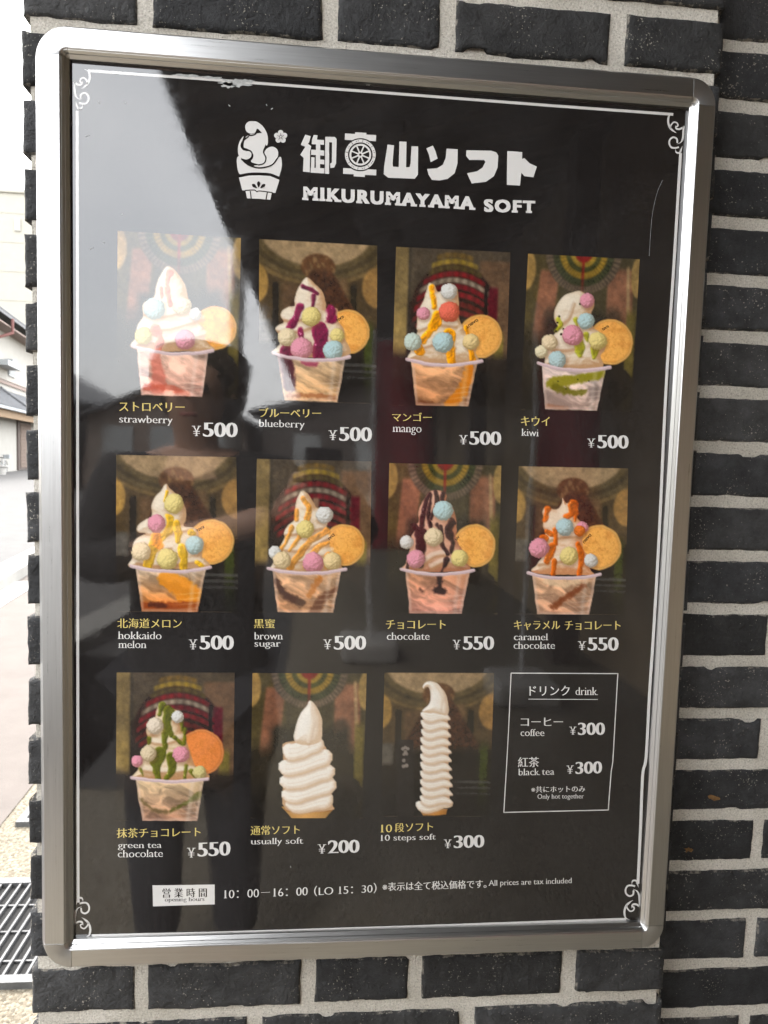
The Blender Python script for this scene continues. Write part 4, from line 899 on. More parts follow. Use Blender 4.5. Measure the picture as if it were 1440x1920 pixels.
p = Photo([(972.7, 873.8), (1178, 878), (1172, 1152.6), (962, 1151.5)], Z5, 8); p.bg('arch'); p.cookie(1172, 488, 115)
p.cream([(985, 230), (1002, 258), (1045, 258), (1062, 290), (1056, 330), (1082, 360), (1090, 400), (1085, 440), (1092, 500), (1120, 540), (1125, 600), (1125, 630), (835, 620), (850, 575), (880, 530), (870, 480), (885, 450), (892, 410), (880, 380), (885, 340), (880, 300), (900, 278), (950, 290), (975, 265)], (248, 228, 204), (204, 150, 110))
p.folds([[(890, 460), (980, 440), (1080, 430)], [(860, 580), (980, 560), (1080, 520)]])
p.sauce([([(905, 290), (892, 345)], 30, 26), ([(1035, 275), (1030, 310), (1000, 325)], 52, 24), ([(940, 395), (948, 470)], 18, 16), ([(885, 440), (870, 490)], 34, 24), ([(925, 490), (895, 560)], 40, 22), ([(940, 560), (935, 630)], 14, 20), ([(1062, 470), (1080, 530), (1068, 635)], 26, 24), ([(1050, 300), (1048, 350)], 24, 14), ([(900, 405), (940, 430)], 20, 14)], (190, 96, 26), .6, .9)
for b in ((1085, 385, 32, PK), (1072, 402, 30, (232, 134, 62)), (993, 382, 47, BL), (858, 492, 51, PK), (1015, 532, 46, YE), (1130, 557, 35, WH)): p.ball(*b)
p.cup((803, 620), (1178, 626), 24, (850, 838), (1120, 840), (226, 184, 148), (216, 168, 138), (), [([(1095, 690), (1020, 735), (930, 800)], 22, 30, (120, 64, 34), .85), ([(900, 660), (980, 680), (1060, 660)], 30, 30, (246, 216, 180), .7)])
p.build('photo of the caramel chocolate sundae')

p = Photo([(218.8, 1260.6), (440, 1261), (436.5, 1539.7), (217, 1539)], Z6, 9); p.bg('tier'); p.cookie(490, 472, 119, (226, 144, 84))
p.cream([(288, 208), (312, 242), (360, 250), (388, 285), (386, 330), (405, 380), (422, 440), (442, 500), (465, 545), (505, 565), (510, 612), (150, 610), (165, 560), (150, 530), (180, 480), (186, 450), (230, 410), (206, 380), (212, 330), (250, 290), (260, 248)], (240, 224, 196), (186, 146, 108))
p.folds([[(220, 420), (300, 430), (400, 400)], [(180, 570), (300, 580), (450, 570)]])
p.sauce([([(290, 225), (276, 275)], 26, 14), ([(322, 262), (312, 330), (335, 385)], 46, 26), ([(305, 375), (300, 450)], 40, 30), ([(350, 395), (395, 430), (405, 400), (408, 350)], 22, 10), ([(275, 475), (256, 540), (264, 605)], 70, 26), ([(335, 490), (335, 560), (310, 605)], 44, 20), ([(412, 540), (405, 605)], 20, 12), ([(440, 570), (465, 605)], 26, 18), ([(385, 300), (395, 350)], 14, 10), ([(175, 560), (190, 595)], 14, 10), ([(220, 400), (215, 430)], 14, 8)], (88, 92, 26), .55)
for b in ((368, 288, 32, WH), (250, 335, 44, (244, 232, 214)), (215, 480, 42, (236, 220, 190)), (385, 482, 43, PK), (157, 520, 30, PK), (482, 577, 35, (226, 216, 160))): p.ball(*b)
p.cup((128, 603), (525, 610), 16, (185, 828), (470, 830), (220, 196, 160), (178, 136, 112), (), [([(165, 705), (250, 772), (330, 780)], 16, 12, (96, 82, 50), .8), ([(330, 775), (420, 730), (490, 690)], 12, 30, (84, 86, 34), .85)])
p.build('photo of the green tea chocolate sundae')

p = Photo([(473.4, 1261.7), (687.5, 1262.4), (680, 1534), (469, 1534)], Z6, 10); p.bg('rosette')
d = p.sd([(905, 752), (1183, 758), (1148, 800), (1130, 818), (960, 816), (938, 790)]); p.put(p.aa(d), col((206, 160, 98)) * (1.08 - .3 * np.abs(p.X - 1030) / 140)[..., None]); p.put(p.aa(d) * sm(14, 4, np.abs(p.Y - 772)) * .5, col((150, 100, 56)))
def tier(ph, pts, w=40, **k): ph.cream(pts, (255, 250, 241), (220, 196, 170), w, .2, **k)
def band(ph, L, R, tl, tm, tr, sag, w=30):
    L, R = np.array(L, float), np.array(R, float); n = 14; up, lo = [], []
    for i in range(n + 1):
        q = i / n; c = L + (R - L) * q + np.array([0, sag * (1 - (2 * q - 1) ** 2) + 10 * math.sin(2 * math.pi * q)])
        t = (tl * (1 - q) ** 2 + 2 * tm * q * (1 - q) + tr * q * q) * min(1, (8 * min(q, 1 - q) + .16) ** .55)
        up.append(c + (0, -t / 2)); lo.append(c + (0, t / 2))
    pts = up + lo[::-1]; m0 = ph.fg.copy()
    d = ph.sd(pts); ph.put(ph.fg * .55 * sm(16, 0, np.maximum(d, 0)) * sm(-12, 6, ph.Y - (L[1] + (R[1] - L[1]) * np.clip((ph.X - L[0]) / (R[0] - L[0]), 0, 1) + sag)), col((190, 158, 128)))
    ph.cream_raw(pts, w)
    for o_ in (-.22, .05, .28):
        ph.put(ph.fg * .16 * sm(5, 0, np.abs(ph.line([tuple(a * (.5 - o_) + b * (.5 + o_)) for a, b in zip(up[2:-2], lo[2:-2])], 1))), col((205, 172, 138)))
p.put(p.aa(p.sd(spline([(930, 420), (1100, 420), (1150, 480), (1160, 600), (1172, 740), (1160, 772), (930, 770), (920, 600), (915, 480)], 4, True))), col((206, 172, 138)))
band(p, (928, 742), (1176, 716), 50, 100, 96, 10)
band(p, (908, 690), (1192, 640), 72, 100, 90, 14)
band(p, (897, 620), (1184, 572), 76, 100, 86, 14)
band(p, (890, 545), (1172, 496), 80, 104, 90, 14)
band(p, (914, 462), (1128, 428), 80, 116, 84, 12)
tier(p, [(1055, 202), (1090, 235), (1116, 285), (1121, 345), (1114, 410), (1060, 436), (990, 425), (970, 395), (985, 330), (1005, 270), (1035, 232)], 70)
p.folds([[(1066, 225), (1074, 320), (1050, 430)]], 14, (206, 176, 150), .5)
p.build('photo of the plain white soft serve cone')

p = Photo([(721, 1261), (926.5, 1261.7), (917.5, 1530.7), (713.5, 1530.7)], Z7, 11); p.bg('arch')
d = p.sd([(60, 400), (150, 400), (150, 760), (60, 760)]); a_ = (p.X > 150) * (p.X < 235) * (p.Y > 405) * 1.0; p.put(a_ * .85, col((40, 36, 34)), False)
for cx, cy, r in ((193, 448, 8), (193, 470, 8), (180, 455, 8), (206, 455, 8), (186, 482, 7), (201, 482, 7), (185, 515, 9), (201, 540, 9), (186, 545, 8)): p.put(sm(r + 4, r - 2, np.hypot(p.X - cx, p.Y - cy)) * .7, col((170, 160, 150)), False)
d = p.sd([(265, 768), (415, 768), (404, 797), (284, 800)]); p.put(p.aa(d), col((196, 138, 70)) * (1.05 - .25 * np.abs(p.X - 340) / 75)[..., None])
p.put(p.aa(p.sd([(292, 250), (412, 250), (424, 740), (284, 740)])), col((200, 166, 132)))
band(p, (246, 742), (440, 742), 50, 76, 44, 8, 22)
for k in range(11):
    y = 716 - 43.5 * k; band(p, (268 + .7 * k, y - 8), (441 - 1.4 * k, y + 18), 46, 62, 26, 4, 20)
tier(p, [(320, 103), (360, 114), (398, 158), (418, 220), (418, 262), (400, 280), (340, 268), (285, 262), (292, 245), (318, 220), (326, 180), (314, 138), (296, 134), (286, 142), (282, 128), (296, 110)], 40)
p.folds([[(360, 120), (385, 180), (380, 250)]], 10, (210, 184, 156), .4)
p.build('photo of the tall ten-tier soft serve cone')

# what can be read of the words baked along the rims of the biscuits
for w_, x0, y0, x1, y1 in (('KAN', 642.6, 591.5, 630.6, 599), ('DAIBUT', 894, 597.5, 873, 612), ('KAN', 1139.5, 609.5, 1128.5, 616), ('KAN', 381, 985.5, 368.5, 992.5), ('DAI', 624.5, 1000, 614.5, 1009), ('AN', 858.5, 1004, 853, 1011), ('DAIBU', 1105.5, 1000.5, 1092, 1016)):
    type_set('biscuit_lettering', [(w_, 'stamp', x0, y0, x1, y1, 5)], M_INK, poster, 4)
# ------------------------------------------------------------------ ground, road, drains
def aggregate_mat():
    mt, n, b, L = new_mat('exposed_aggregate')
    g = N(n, 'ShaderNodeNewGeometry'); pos = g.outputs['Position']
    v = N(n, 'ShaderNodeTexVoronoi', Scale=130.0); L.new(pos, v.inputs['Vector'])
    r = ramp(n, [(.0, (.09, .073, .049)), (.35, (.148, .126, .091)), (.6, (.20, .18, .137)), (1, (.07, .058, .04))])
    sp = N(n, 'ShaderNodeSeparateColor'); L.new(v.outputs['Color'], sp.inputs[0]); L.new(sp.outputs[0], r.inputs[0]); L.new(r.outputs[0], b.inputs['Base Color'])
    b.inputs['Roughness'].default_value = .9
    bp = N(n, 'ShaderNodeBump', Strength=1.0, Distance=.004); L.new(v.outputs['Distance'], bp.inputs['Height']); bp.invert = True; L.new(bp.outputs[0], b.inputs['Normal'])
    return mt
M_AGG = aggregate_mat()
M_ASPH = plain('grey_asphalt', (.078, .076, .074), .9, .12, 3, .003, 160)
M_PAVE = plain('pinkish_paving', (.098, .084, .075), .9, .10, 5, .002, 180)
M_KERB = plain('pale_kerb_stone', (.22, .215, .2), .85, .1, 6)
M_LINE = plain('road_paint', (.4, .4, .38), .8, .1, 30)
M_TAN = plain('tan_paving', (.15, .105, .066), .9, .15, 4)
def sheet(name, pts, z, mat, label, cat):
    return structure(name, [(x, y, z) for x, y in pts], [tuple(range(len(pts)))], mat, label, cat)
structure('ground', [(-400, -400, 0), (400, -400, 0), (400, 400, 0), (-400, 400, 0)], [(0, 1, 2, 3)], M_AGG, 'pale exposed aggregate concrete ground in front of the shop', 'ground')
ka, kb = on_ground(0, 1075)[:2], on_ground(56, 1045)[:2]          # road side of the far kerb
kd = (kb - ka) / np.linalg.norm(kb - ka); kn = np.array([-kd[1], kd[0]])
ja = on_ground(0, 1550)[:2]; jb = on_ground(60, 1475)[:2]; jd = (jb - ja) / np.linalg.norm(jb - ja)
P = lambda q: tuple(map(float, q))
# smooth pavement to the left of the joint
sheet('pavement', [P(ja - jd * 6), P(ja + jd * 40), P(ja + jd * 40 + np.array([-40, 0])), P(ja - jd * 6 + np.array([-40, 0]))], .004, M_PAVE, 'smooth pinkish pavement between the aggregate concrete and the road', 'pavement')
sheet('road', [P(ka - kd * 60), P(ka + kd * 60), P(ka + kd * 60 + kn * 19), P(ka - kd * 60 + kn * 19)], .012, M_ASPH, 'wide pale grey asphalt road beyond the pavement', 'road')
sheet('forecourt', [P(ka - kd * 60 + kn * 19), P(ka + kd * 60 + kn * 19), P(ka + kd * 60 + kn * 45), P(ka - kd * 60 + kn * 45)], .008, M_TAN, 'tan paved strip in front of the white plaster house', 'pavement')
kb_ = MB(); T = Matrix(((kd[0], kn[0], 0, ka[0]), (kd[1], kn[1], 0, ka[1]), (0, 0, 1, 0), (0, 0, 0, 1)))
kb_.box(-60, 60, -.32, -.02, 0, .12, 0, T)
o = kb_.build('kerb', M_KERB); o['kind'] = 'structure'; o['label'] = 'pale concrete kerb along the near edge of the road'; o['category'] = 'kerb'
la, lb = on_ground(0, 1098)[:2], on_ground(30, 1092)[:2]
sheet('road_marking', [P(la - kn * .25 - kd * 3), P(lb - kn * .25), P(lb + kn * .25), P(la + kn * .25 - kd * 3)], .010, M_LINE, 'short white painted stripe beside the kerb', 'road marking')
M_DARKA = plain('dark_side_street_asphalt', (.042, .041, .040), .85, .2, 3, .003, 160)
sheet('side_road', [(-13, -14), (-.27, -14), (-.27, -2.2), (-13, -2.2)], .004, M_DARKA, 'dark asphalt side street in front of the shop, mirrored low in the sign', 'road')
M_STEEL = plain('galvanised_steel', (.11, .112, .115), .55, .2, 30, .0006, 200, .5)
M_PIT_SHADE = plain('pit_shade_black', (.012, .012, .012), .9)  # near-black colour standing in for the shade down in the drain
def grate(x0, x1, y0, y1, pitch, label, z=0.0):
    t = thing('drain_grate', label, 'drain grate', ((x0 + x1) / 2, (y0 + y1) / 2, z))
    m = MB(); f = .028
    m.box(x0, x1, y0, y0 + f, z, z + .020); m.box(x0, x1, y1 - f, y1, z, z + .020); m.box(x0, x0 + f, y0 + f, y1 - f, z, z + .020); m.box(x1 - f, x1, y0 + f, y1 - f, z, z + .020)
    m.build('grate_frame', M_STEEL, t)
    m = MB(); x = x0 + f + pitch / 2
    while x < x1 - f:
        m.box(x, x + .006, y0 + f, y1 - f, z + .0065, z + .018); x += pitch
    for q in np.arange(y0 + f + .06, y1 - f, .12): m.box(x0 + f, x1 - f, q, q + .005, z + .0065, z + .012)
    m.build('grating', M_STEEL, t)
    m = MB(); m.box(x0 + f, x1 - f, y0 + f, y1 - f, z + .001, z + .006); m.build('pit_shade_plate', M_PIT_SHADE, t)  # raised black plate painted as the shade below the bars, no real hollow
    return t
g0, g1 = on_ground(30, 1660), on_ground(30, 1850)
grate(-2.2, -.30, float(g1[1]) - .01, float(g0[1]) + .01, .030, 'wide steel drain grating at the foot of the pillar, nearest the camera')
h0, h1 = on_ground(26, 1551), on_ground(60, 1513)
grate(float(h0[0]) + .005, float(h0[0]) + .36, float(h0[1]), float(h1[1]) + .06, .028, 'small square steel drain grating beside the pavement joint')

# ------------------------------------------------------------------ across the road: house, tall building, bicycle, pot
M_PLAST = plain('white_plaster', (.30, .29, .265), .9, .06, 2); M_TILE = plain('grey_roof_tile', (.085, .088, .094), .6, .25, 6, .02, 14)
M_DARKW = plain('dark_brown_timber', (.060, .042, .034), .7, .25, 10); M_TANW = plain('tan_timber', (.19, .12, .06), .7, .2, 8)
M_GREYM = plain('grey_painted_metal', (.24, .255, .26), .5, .1, 6); M_RED = plain('rust_red_pipe', (.15, .062, .055), .6, .15, 9); M_SOFF = plain('pinkish_soffit', (.2, .15, .13), .8, .1, 5)
gb = on_ground(22, 884); hd = ray(372, 836)[:2]; hd = hd / np.linalg.norm(hd); hn = np.array([hd[1], -hd[0]])   # facade runs away to the right; hn faces the viewer
HT = Matrix(((hd[0], -hn[0], 0, gb[0]), (hd[1], -hn[1], 0, gb[1]), (0, 0, 1, 0), (0, 0, 0, 1)))   # local x along facade, y into the house
def on_facade(px, py, off=0.0):
    """photo pixel -> (x along facade, z) on the plane `off` metres in front of the house wall"""
    d = ray(px, py); n3 = np.array([hn[0], hn[1], 0]); p0 = np.array([gb[0] + hn[0] * off, gb[1] + hn[1] * off, 0])
    s = ((p0 - CAM) @ n3) / (d @ n3); q = CAM + s * d
    return float((q[:2] - p0[:2]) @ hd), float(q[2])
house = thing('plaster_house', 'white plaster two storey house with grey tiled roofs across the road', 'house', (float(gb[0]), float(gb[1]), 0))
zr = on_facade(24, 633)[1]; z1 = on_facade(24, 722)[1]; z2 = on_facade(24, 768)[1]; z3 = on_facade(24, 790)[1]
ztop = on_facade(24, 615)[1]
m = MB(); m.box(-14, 16, 0, 9, 0, zr, 0, HT); m.build('wall', M_PLAST, house)
m = MB(); m.box(-14.02, 16, -.09, .0, z1 - .14, z1 + .02, 0, HT); m.box(-14.02, 16, -.05, 0, z1 + .09, z1 + .13, 0, HT); m.build('cornice', M_SOFF, house)
v = [(-14.8, -.9, zr), (16.8, -.9, zr), (16.8, 4.5, zr + 3.0), (-14.8, 4.5, zr + 3.0), (16.8, 9.9, zr), (-14.8, 9.9, zr)]
def slab(mb, a, b, c, d, t, Tm):
    q = [a, b, c, d] + [(p[0], p[1], p[2] - t) for p in (a, b, c, d)]
    mb.add([tuple(Tm @ Vector(p)) for p in q], [(0, 1, 2, 3), (7, 6, 5, 4), (0, 4, 5, 1), (1, 5, 6, 2), (2, 6, 7, 3), (3, 7, 4, 0)])
m = MB(); zz = ztop
slab(m, (-14.8, -.9, zz), (16.8, -.9, zz), (16.8, 4.5, zz + 2.6), (-14.8, 4.5, zz + 2.6), .16, HT); slab(m, (16.8, 9.9, zz), (-14.8, 9.9, zz), (-14.8, 4.5, zz + 2.6), (16.8, 4.5, zz + 2.6), .16, HT)
for x in np.arange(-14.6, 16.8, .3): m.tube([HT @ Vector((x, -.92, zz + .02)), HT @ Vector((x, 4.5, zz + 2.63))], .06, 6)
roof = m.build('roof', M_TILE, house)
m = MB(); m.box(-14.6, 16.6, -.8, 0, zr - .02, zr + .06, 0, HT); m.build('soffit', M_SOFF, house)
m = MB(); gx = on_facade(24, 640, .9)[0]
m.tube([HT @ Vector((gx - .1, -.92, ztop - .12)), HT @ Vector((gx - .1, -.92, ztop - .9)), HT @ Vector((gx - .6, -.3, ztop - 1.25)), HT @ Vector((gx - 2.0, -.1, ztop - 1.5))], .09, 8); m.build('downpipe', M_RED, house)
wx0, wz1 = on_facade(14, 672); wx1, wz0 = on_facade(27, 709)
m = MB(); m.box(wx0, wx1, -.08, .02, wz0, wz1, 0, HT); wn = m.build('window', M_GREYM, house)
m = MB(); m.box(wx0 + .08, wx1 - .08, -.10, -.081, wz0 + .1, wz1 - .1, 0, HT); m.build('shutter', plain('window_shutter', (.15, .16, .16), .5), wn)
bz = on_facade(8, 686)[1]; m = MB(); m.box(wx0 - 3, wx0 - .05, -.75, -.02, bz - .18, bz + .12, 0, HT); m.box(wx0 - .9, wx0 - .1, -.5, -.1, bz + .12, bz + .4, 0, HT); m.build('balcony_rail', M_GREYM, house)
zl = on_facade(24, 738, 0)[1]; ze = on_facade(24, 770, 1.0)[1]
m = MB(); slab(m, (-14.5, -1.1, ze + .14), (16.5, -1.1, ze + .14), (16.5, 0, zl), (-14.5, 0, zl), .12, HT)
for x in np.arange(-14.4, 16.5, .3): m.tube([HT @ Vector((x, -1.12, ze + .16)), HT @ Vector((x, 0, zl + .03))], .05, 6)
hx = on_facade(0, 735)[0]; m.tube([HT @ Vector((hx, -.02, zl + .1)), HT @ Vector((hx + 2.4, -1.1, ze + .3))], .11, 8); m.build('lower_roof', M_TILE, house)
m = MB(); m.box(-14.5, 16.5, -1.24, -1.12, ze - .02, ze + .13, 0, HT); m.build('gutter', plain('blue_grey_gutter', (.15, .17, .185), .4), house)
m = MB(); m.box(-14, 16, -.95, -.8, z3, ze, 0, HT); m.build('beam', M_TANW, house)
dx0 = on_facade(31, 830)[0]; m = MB(); m.box(dx0, dx0 + 3.4, -.10, .02, .05, z3 + .1, 0, HT); door = m.build('door', M_DARKW, house)
m = MB()
for x in np.arange(dx0 + .5, dx0 + 3.3, .16): m.box(x, x + .05, -.16, -.10, .2, z3 - .1, 0, HT)
for z in np.arange(.3, z3 - .1, .22): m.box(dx0 + .45, dx0 + 3.3, -.15, -.11, z, z + .04, 0, HT)
m.build('lattice', plain('weathered_lattice', (.22, .17, .14), .8), door)
# cream building, tall, far behind
M_CREAM = plain('cream_cladding', (.27, .262, .228), .8, .04, 1)
far = 80.0
def far_pt(px, py): d = ray(px, py); return CAM + d * (far / d[1])
t0, t1 = far_pt(-160, 346), far_pt(54, 346)
cream = thing('cream_building', 'tall plain cream office building with a small window, rising behind the white house', 'building', (float(t0[0]), far, 0))
m = MB(); m.box(float(t0[0]) - 20, float(t1[0]) + 14, far, far + 18, 0, float(t0[2]), 0); m.build('wall', M_CREAM, cream)
m = MB()
for z in np.arange(2, float(t0[2]), 3.1): m.box(float(t0[0]) - 20, float(t1[0]) + 14, far - .03, far, z, z + .05, 0)
m.build('cladding_seam', plain('cream_seam', (.245, .238, .207), .8), cream)
m = MB(); m.box(float(t0[0]) - 20.2, float(t1[0]) + 14.2, far - .2, far + 18, float(t0[2]), float(t0[2]) + .35); m.build('parapet', M_CREAM, cream)
wa, wb = far_pt(22, 405), far_pt(34, 430)
m = MB(); m.box(float(wa[0]), float(wb[0]), far - .12, far - .02, float(wb[2]), float(wa[2])); w_ = m.build('window', M_PLAST, cream)
m = MB(); m.box(float(wa[0]) + .12, float(wb[0]) - .12, far - .16, far - .121, float(wb[2]) + .12, float(wa[2]) - .12); m.build('pane', plain('dull_window_pane', (.36, .39, .38), .2), w_)
# bicycle by the house wall
bc = on_ground(11, 887); bx, by = float(bc[0]), float(bc[1])
bike = thing('bicycle', 'parked bicycle standing in front of the white plaster house', 'bicycle', (bx, by, 0))
BT = Matrix(((hd[0], -hn[0], 0, bx), (hd[1], -hn[1], 0, by), (0, 0, 1, .008), (0, 0, 0, 1)))
M_TYRE = plain('black_rubber', (.03, .03, .03), .8); M_BIKE = plain('silver_bicycle_paint', (.30, .31, .32), .35, .05, 5, 0, 60, .6)
R_ = .345
for cx in (0.0, -1.06):
    w = MB(); w.torus(BT @ Vector((cx, 0, R_)), BT.to_3x3() @ Vector((0, 1, 0)), R_ - .02, .02); wh = w.build('wheel', M_TYRE, bike, True)
    w = MB(); w.torus(BT @ Vector((cx, 0, R_)), BT.to_3x3() @ Vector((0, 1, 0)), R_ - .046, .009)
    for k in range(14):
        a = 2 * math.pi * k / 14; w.tube([BT @ Vector((cx, 0, R_)), BT @ Vector((cx + (R_ - .05) * math.cos(a), 0, R_ + (R_ - .05) * math.sin(a)))], .002, 4)
    w.tube([BT @ Vector((cx, -.05, R_)), BT @ Vector((cx, .05, R_))], .02, 8); w.build('rim', M_BIKE, wh, True)
w = MB(); q = lambda x, z, y=0: BT @ Vector((x, y, z))
w.tube([q(-1.06, R_), q(-.62, .30), q(-.76, .82), q(-1.06, R_)], .014, 8); w.tube([q(-.62, .30), q(-.2, .66)], .018, 8); w.tube([q(-.72, .66), q(-.2, .78)], .015, 8); w.tube([q(-.17, 1.0), q(-.2, .66), q(0, R_)], .015, 8)
w.build('frame', M_BIKE, bike, True)
w = MB(); w.tube([q(-.30, 1.02, -.27), q(-.18, 1.03, -.12), q(-.17, 1.0, 0), q(-.18, 1.03, .12), q(-.30, 1.02, .27)], .012, 8); w.build('handlebar', M_BIKE, bike, True)
w = MB(); w.box(-.9, -.66, -.08, .08, .84, .90, 0, BT, .02); w.tube([q(-.76, .8), q(-.77, .86)], .013, 8); w.build('saddle', M_TYRE, bike, True)
w = MB(); w.box(.10, .42, -.17, .17, .80, 1.02, 0, BT, .03); w.build('basket', M_GREYM, bike)
pc = on_ground(2, 890); pot = MB(); prof = [(.22, 0), (.27, .3), (.30, .42), (.33, .42), (.33, .47), (.28, .47), (.26, .38), (0, .38)]
n = 20; v = []; f = []
for i in range(n):
    a = 2 * math.pi * i / n; v += [(float(pc[0]) + r * math.cos(a), float(pc[1]) + r * math.sin(a), z + .008) for r, z in prof]
for i in range(n):
    for j in range(len(prof) - 1): f.append((i * len(prof) + j, ((i + 1) % n) * len(prof) + j, ((i + 1) % n) * len(prof) + j + 1, i * len(prof) + j + 1))
pot.add(v, f); tag(pot.build('planter', plain('white_glazed_pot', (.35, .34, .32), .4), None, True, (float(pc[0]), float(pc[1]), 0)), 'white tapered planter pot in front of the white house', 'planter')

# ------------------------------------------------------------------ behind the photographer (what the sign and the metal mirror)
M_EAVE = plain('weathered_eave_timber', (.15, .135, .118), .8, .25, 4); M_WALLD = plain('tan_timber_boards', (.24, .185, .115), .8, .25, 3)
wing = thing('shop_wing', 'tan timber wing of the shop with long deep eaves, to the right behind the photographer', 'building', (1.9, -9, 0))
EZ = CAM[2] + 1.75; ex = CAM[0] - .42 * 1.75
m = MB(); m.box(1.95, 6.5, -19, .6, 0, 4.6); m.build('wall', M_WALLD, wing)
m = MB(); slab(m, (ex, -19, EZ), (ex, .62, EZ), (4.2, .62, EZ + 1.9), (4.2, -19, EZ + 1.9), .14, Matrix.Identity(4)); m.build('roof', M_TILE, wing)
m = MB()
for y in np.arange(-18.8, .5, .45): slab(m, (ex + .08, y, EZ - .13), (ex + .08, y + .09, EZ - .13), (2.2, y + .09, EZ + .80), (2.2, y, EZ + .80), .10, Matrix.Identity(4))
m.build('rafter', M_EAVE, wing)
m = MB()
for y in np.arange(-18.9, .6, .27): m.tube([(ex - .05, y, EZ + .0), (ex + .25, y, EZ + .13)], .055, 8)
m.build('eave_tile', M_TILE, wing)
for y in np.arange(-17, -1, 3.2):
    m = MB(); m.box(1.6, 1.78, y, y + .18, 0, EZ + .5); m.build('post', M_DARKW, wing)
pole = MB(); pole.tube([(-1.95, -14, 0), (-1.78, -14, 9.5)], [.17, .12], 14); pole.box(-2.5, -1.1, -14.1, -13.9, 8.2, 8.35)
tag(pole.build('utility_pole', plain('concrete_pole', (.22, .21, .20), .8), None, True, (-1.95, -14, 0)), 'concrete utility pole standing across the street behind the photographer', 'utility pole')
def gable_house(x0, x1, y0, y1, h, rh, mat, label):
    t = thing('town_house', label, 'house', ((x0 + x1) / 2, (y0 + y1) / 2, 0))
    a = MB(); xm = (x0 + x1) / 2
    a.add([(x0, y1, 0), (x1, y1, 0), (x1, y1, h), (xm, y1, h + rh), (x0, y1, h), (x0, y0, 0), (x1, y0, 0), (x1, y0, h), (xm, y0, h + rh), (x0, y0, h)], [(0, 1, 2, 3, 4), (9, 8, 7, 6, 5), (1, 6, 7, 2), (5, 0, 4, 9), (0, 5, 6, 1)])
    a.build('wall', mat, t)
    a = MB(); o_ = .5; dr_ = rh * o_ / ((x1 - x0) / 2)
    slab(a, (x0 - o_, y0 - o_, h - dr_ + .12), (x0 - o_, y1 + o_, h - dr_ + .12), (xm, y1 + o_, h + rh + .12), (xm, y0 - o_, h + rh + .12), .11, Matrix.Identity(4)); slab(a, (x1 + o_, y1 + o_, h - dr_ + .12), (x1 + o_, y0 - o_, h - dr_ + .12), (xm, y0 - o_, h + rh + .12), (xm, y1 + o_, h + rh + .12), .11, Matrix.Identity(4))
    a.build('roof', M_TILE, t)
    for k in range(3):
        wx = x0 + (x1 - x0) * (.2 + .3 * k); a = MB(); a.box(wx - .5, wx + .5, y1, y1 + .08, 1.0, 2.2); a.build('window', M_GREYM, t)
gable_house(-17, -9.5, -34, -24, 3.4, 2.2, plain('grey_render', (.09, .087, .083), .9), 'grey rendered house with a low gable across the street')
gable_house(-8.5, -3.0, -33, -25, 2.6, 1.3, plain('brown_boards', (.16, .13, .11), .9), 'low brown boarded house with a shallow gable across the street')
gable_house(-2.4, 6, -36, -26, 3.0, 1.4, plain('dark_boards', (.07, .06, .055), .9), 'dark boarded house at the end of the street')
gable_house(-24, -13.5, -16, 9, 5.2, 2.4, plain('added_house_cream', (.34, .325, .28), .9), 'unseen cream rendered house added on the left to dim the frame reflection')  # out of view, added so the right lip mirrors cream, not bright sky
# dry leaf scraps caught on the rough brick
M_LEAF = plain('dry_leaf', (.19, .105, .04), .9, .3, 200)
for (px0, py0, lab) in ((1337, 1494, 'larger orange brown dry leaf scrap stuck to a brick right of the frame'), (1289, 1591, 'small dark brown dry leaf scrap stuck to a brick beside the frame corner')):
    c = on_plane(px0, py0, WY); r_ = random.Random(px0); vv = []; k_ = .0048 if px0 > 1300 else .0040
    for i in range(12):
        a_ = 2 * math.pi * i / 12; q_ = k_ * r_.uniform(.45, 1.35); vv.append((c[0] + 1.4 * q_ * math.cos(a_), WY - .0018 - r_.uniform(0, .0022), c[2] + .7 * q_ * math.sin(a_)))
    vv.append((c[0], WY - .0035, c[2])); lf = link_mesh('leaf_scrap', vv, [(i, (i + 1) % 12, 12) for i in range(12)], M_LEAF, None, None, False, tuple(c)); s_ = lf.modifiers.new('thick', 'SOLIDIFY'); s_.thickness = .0006
    tag(lf, lab, 'leaf')
# banner flags on stands in the forecourt
M_BANNER = plain('red_banner_cloth', (.34, .03, .045), .85); M_BASE = plain('grey_weight', (.34, .33, .31), .8); M_POLEW = plain('white_pole', (.6, .6, .6), .4)
for k, (x, y, lab) in enumerate(((.30, -4.2, 'red cloth banner on a white pole stand behind the photographer'), (1.15, -3.3, 'red cloth banner on a white pole close to the timber wing'))):
    t = thing('banner_stand', lab, 'banner', (x, y, 0))
    a = MB(); a.box(x - .2, x + .2, y - .2, y + .2, 0, .14, 0, None, .03); a.build('base', M_BASE, t)
    a = MB(); a.tube([(x, y, .12), (x, y, 2.3)], .014, 10); a.tube([(x - .01, y, 2.24), (x + .42, y, 2.24)], .008, 8); a.build('pole', M_POLEW, t)
    vv = []; ff = []
    for i in range(9):
        for j in range(20): vv.append((x + .02 + .4 * i / 8, y + .03 * math.sin(i * .9 + j * .3), .75 + 1.48 * j / 19))
    for i in range(8):
        for j in range(19): ff.append((i * 20 + j, (i + 1) * 20 + j, (i + 1) * 20 + j + 1, i * 20 + j + 1))
    bnr = link_mesh('banner_cloth', vv, ff, M_BANNER, t, None, True); s_ = bnr.modifiers.new('thick', 'SOLIDIFY'); s_.thickness = .002
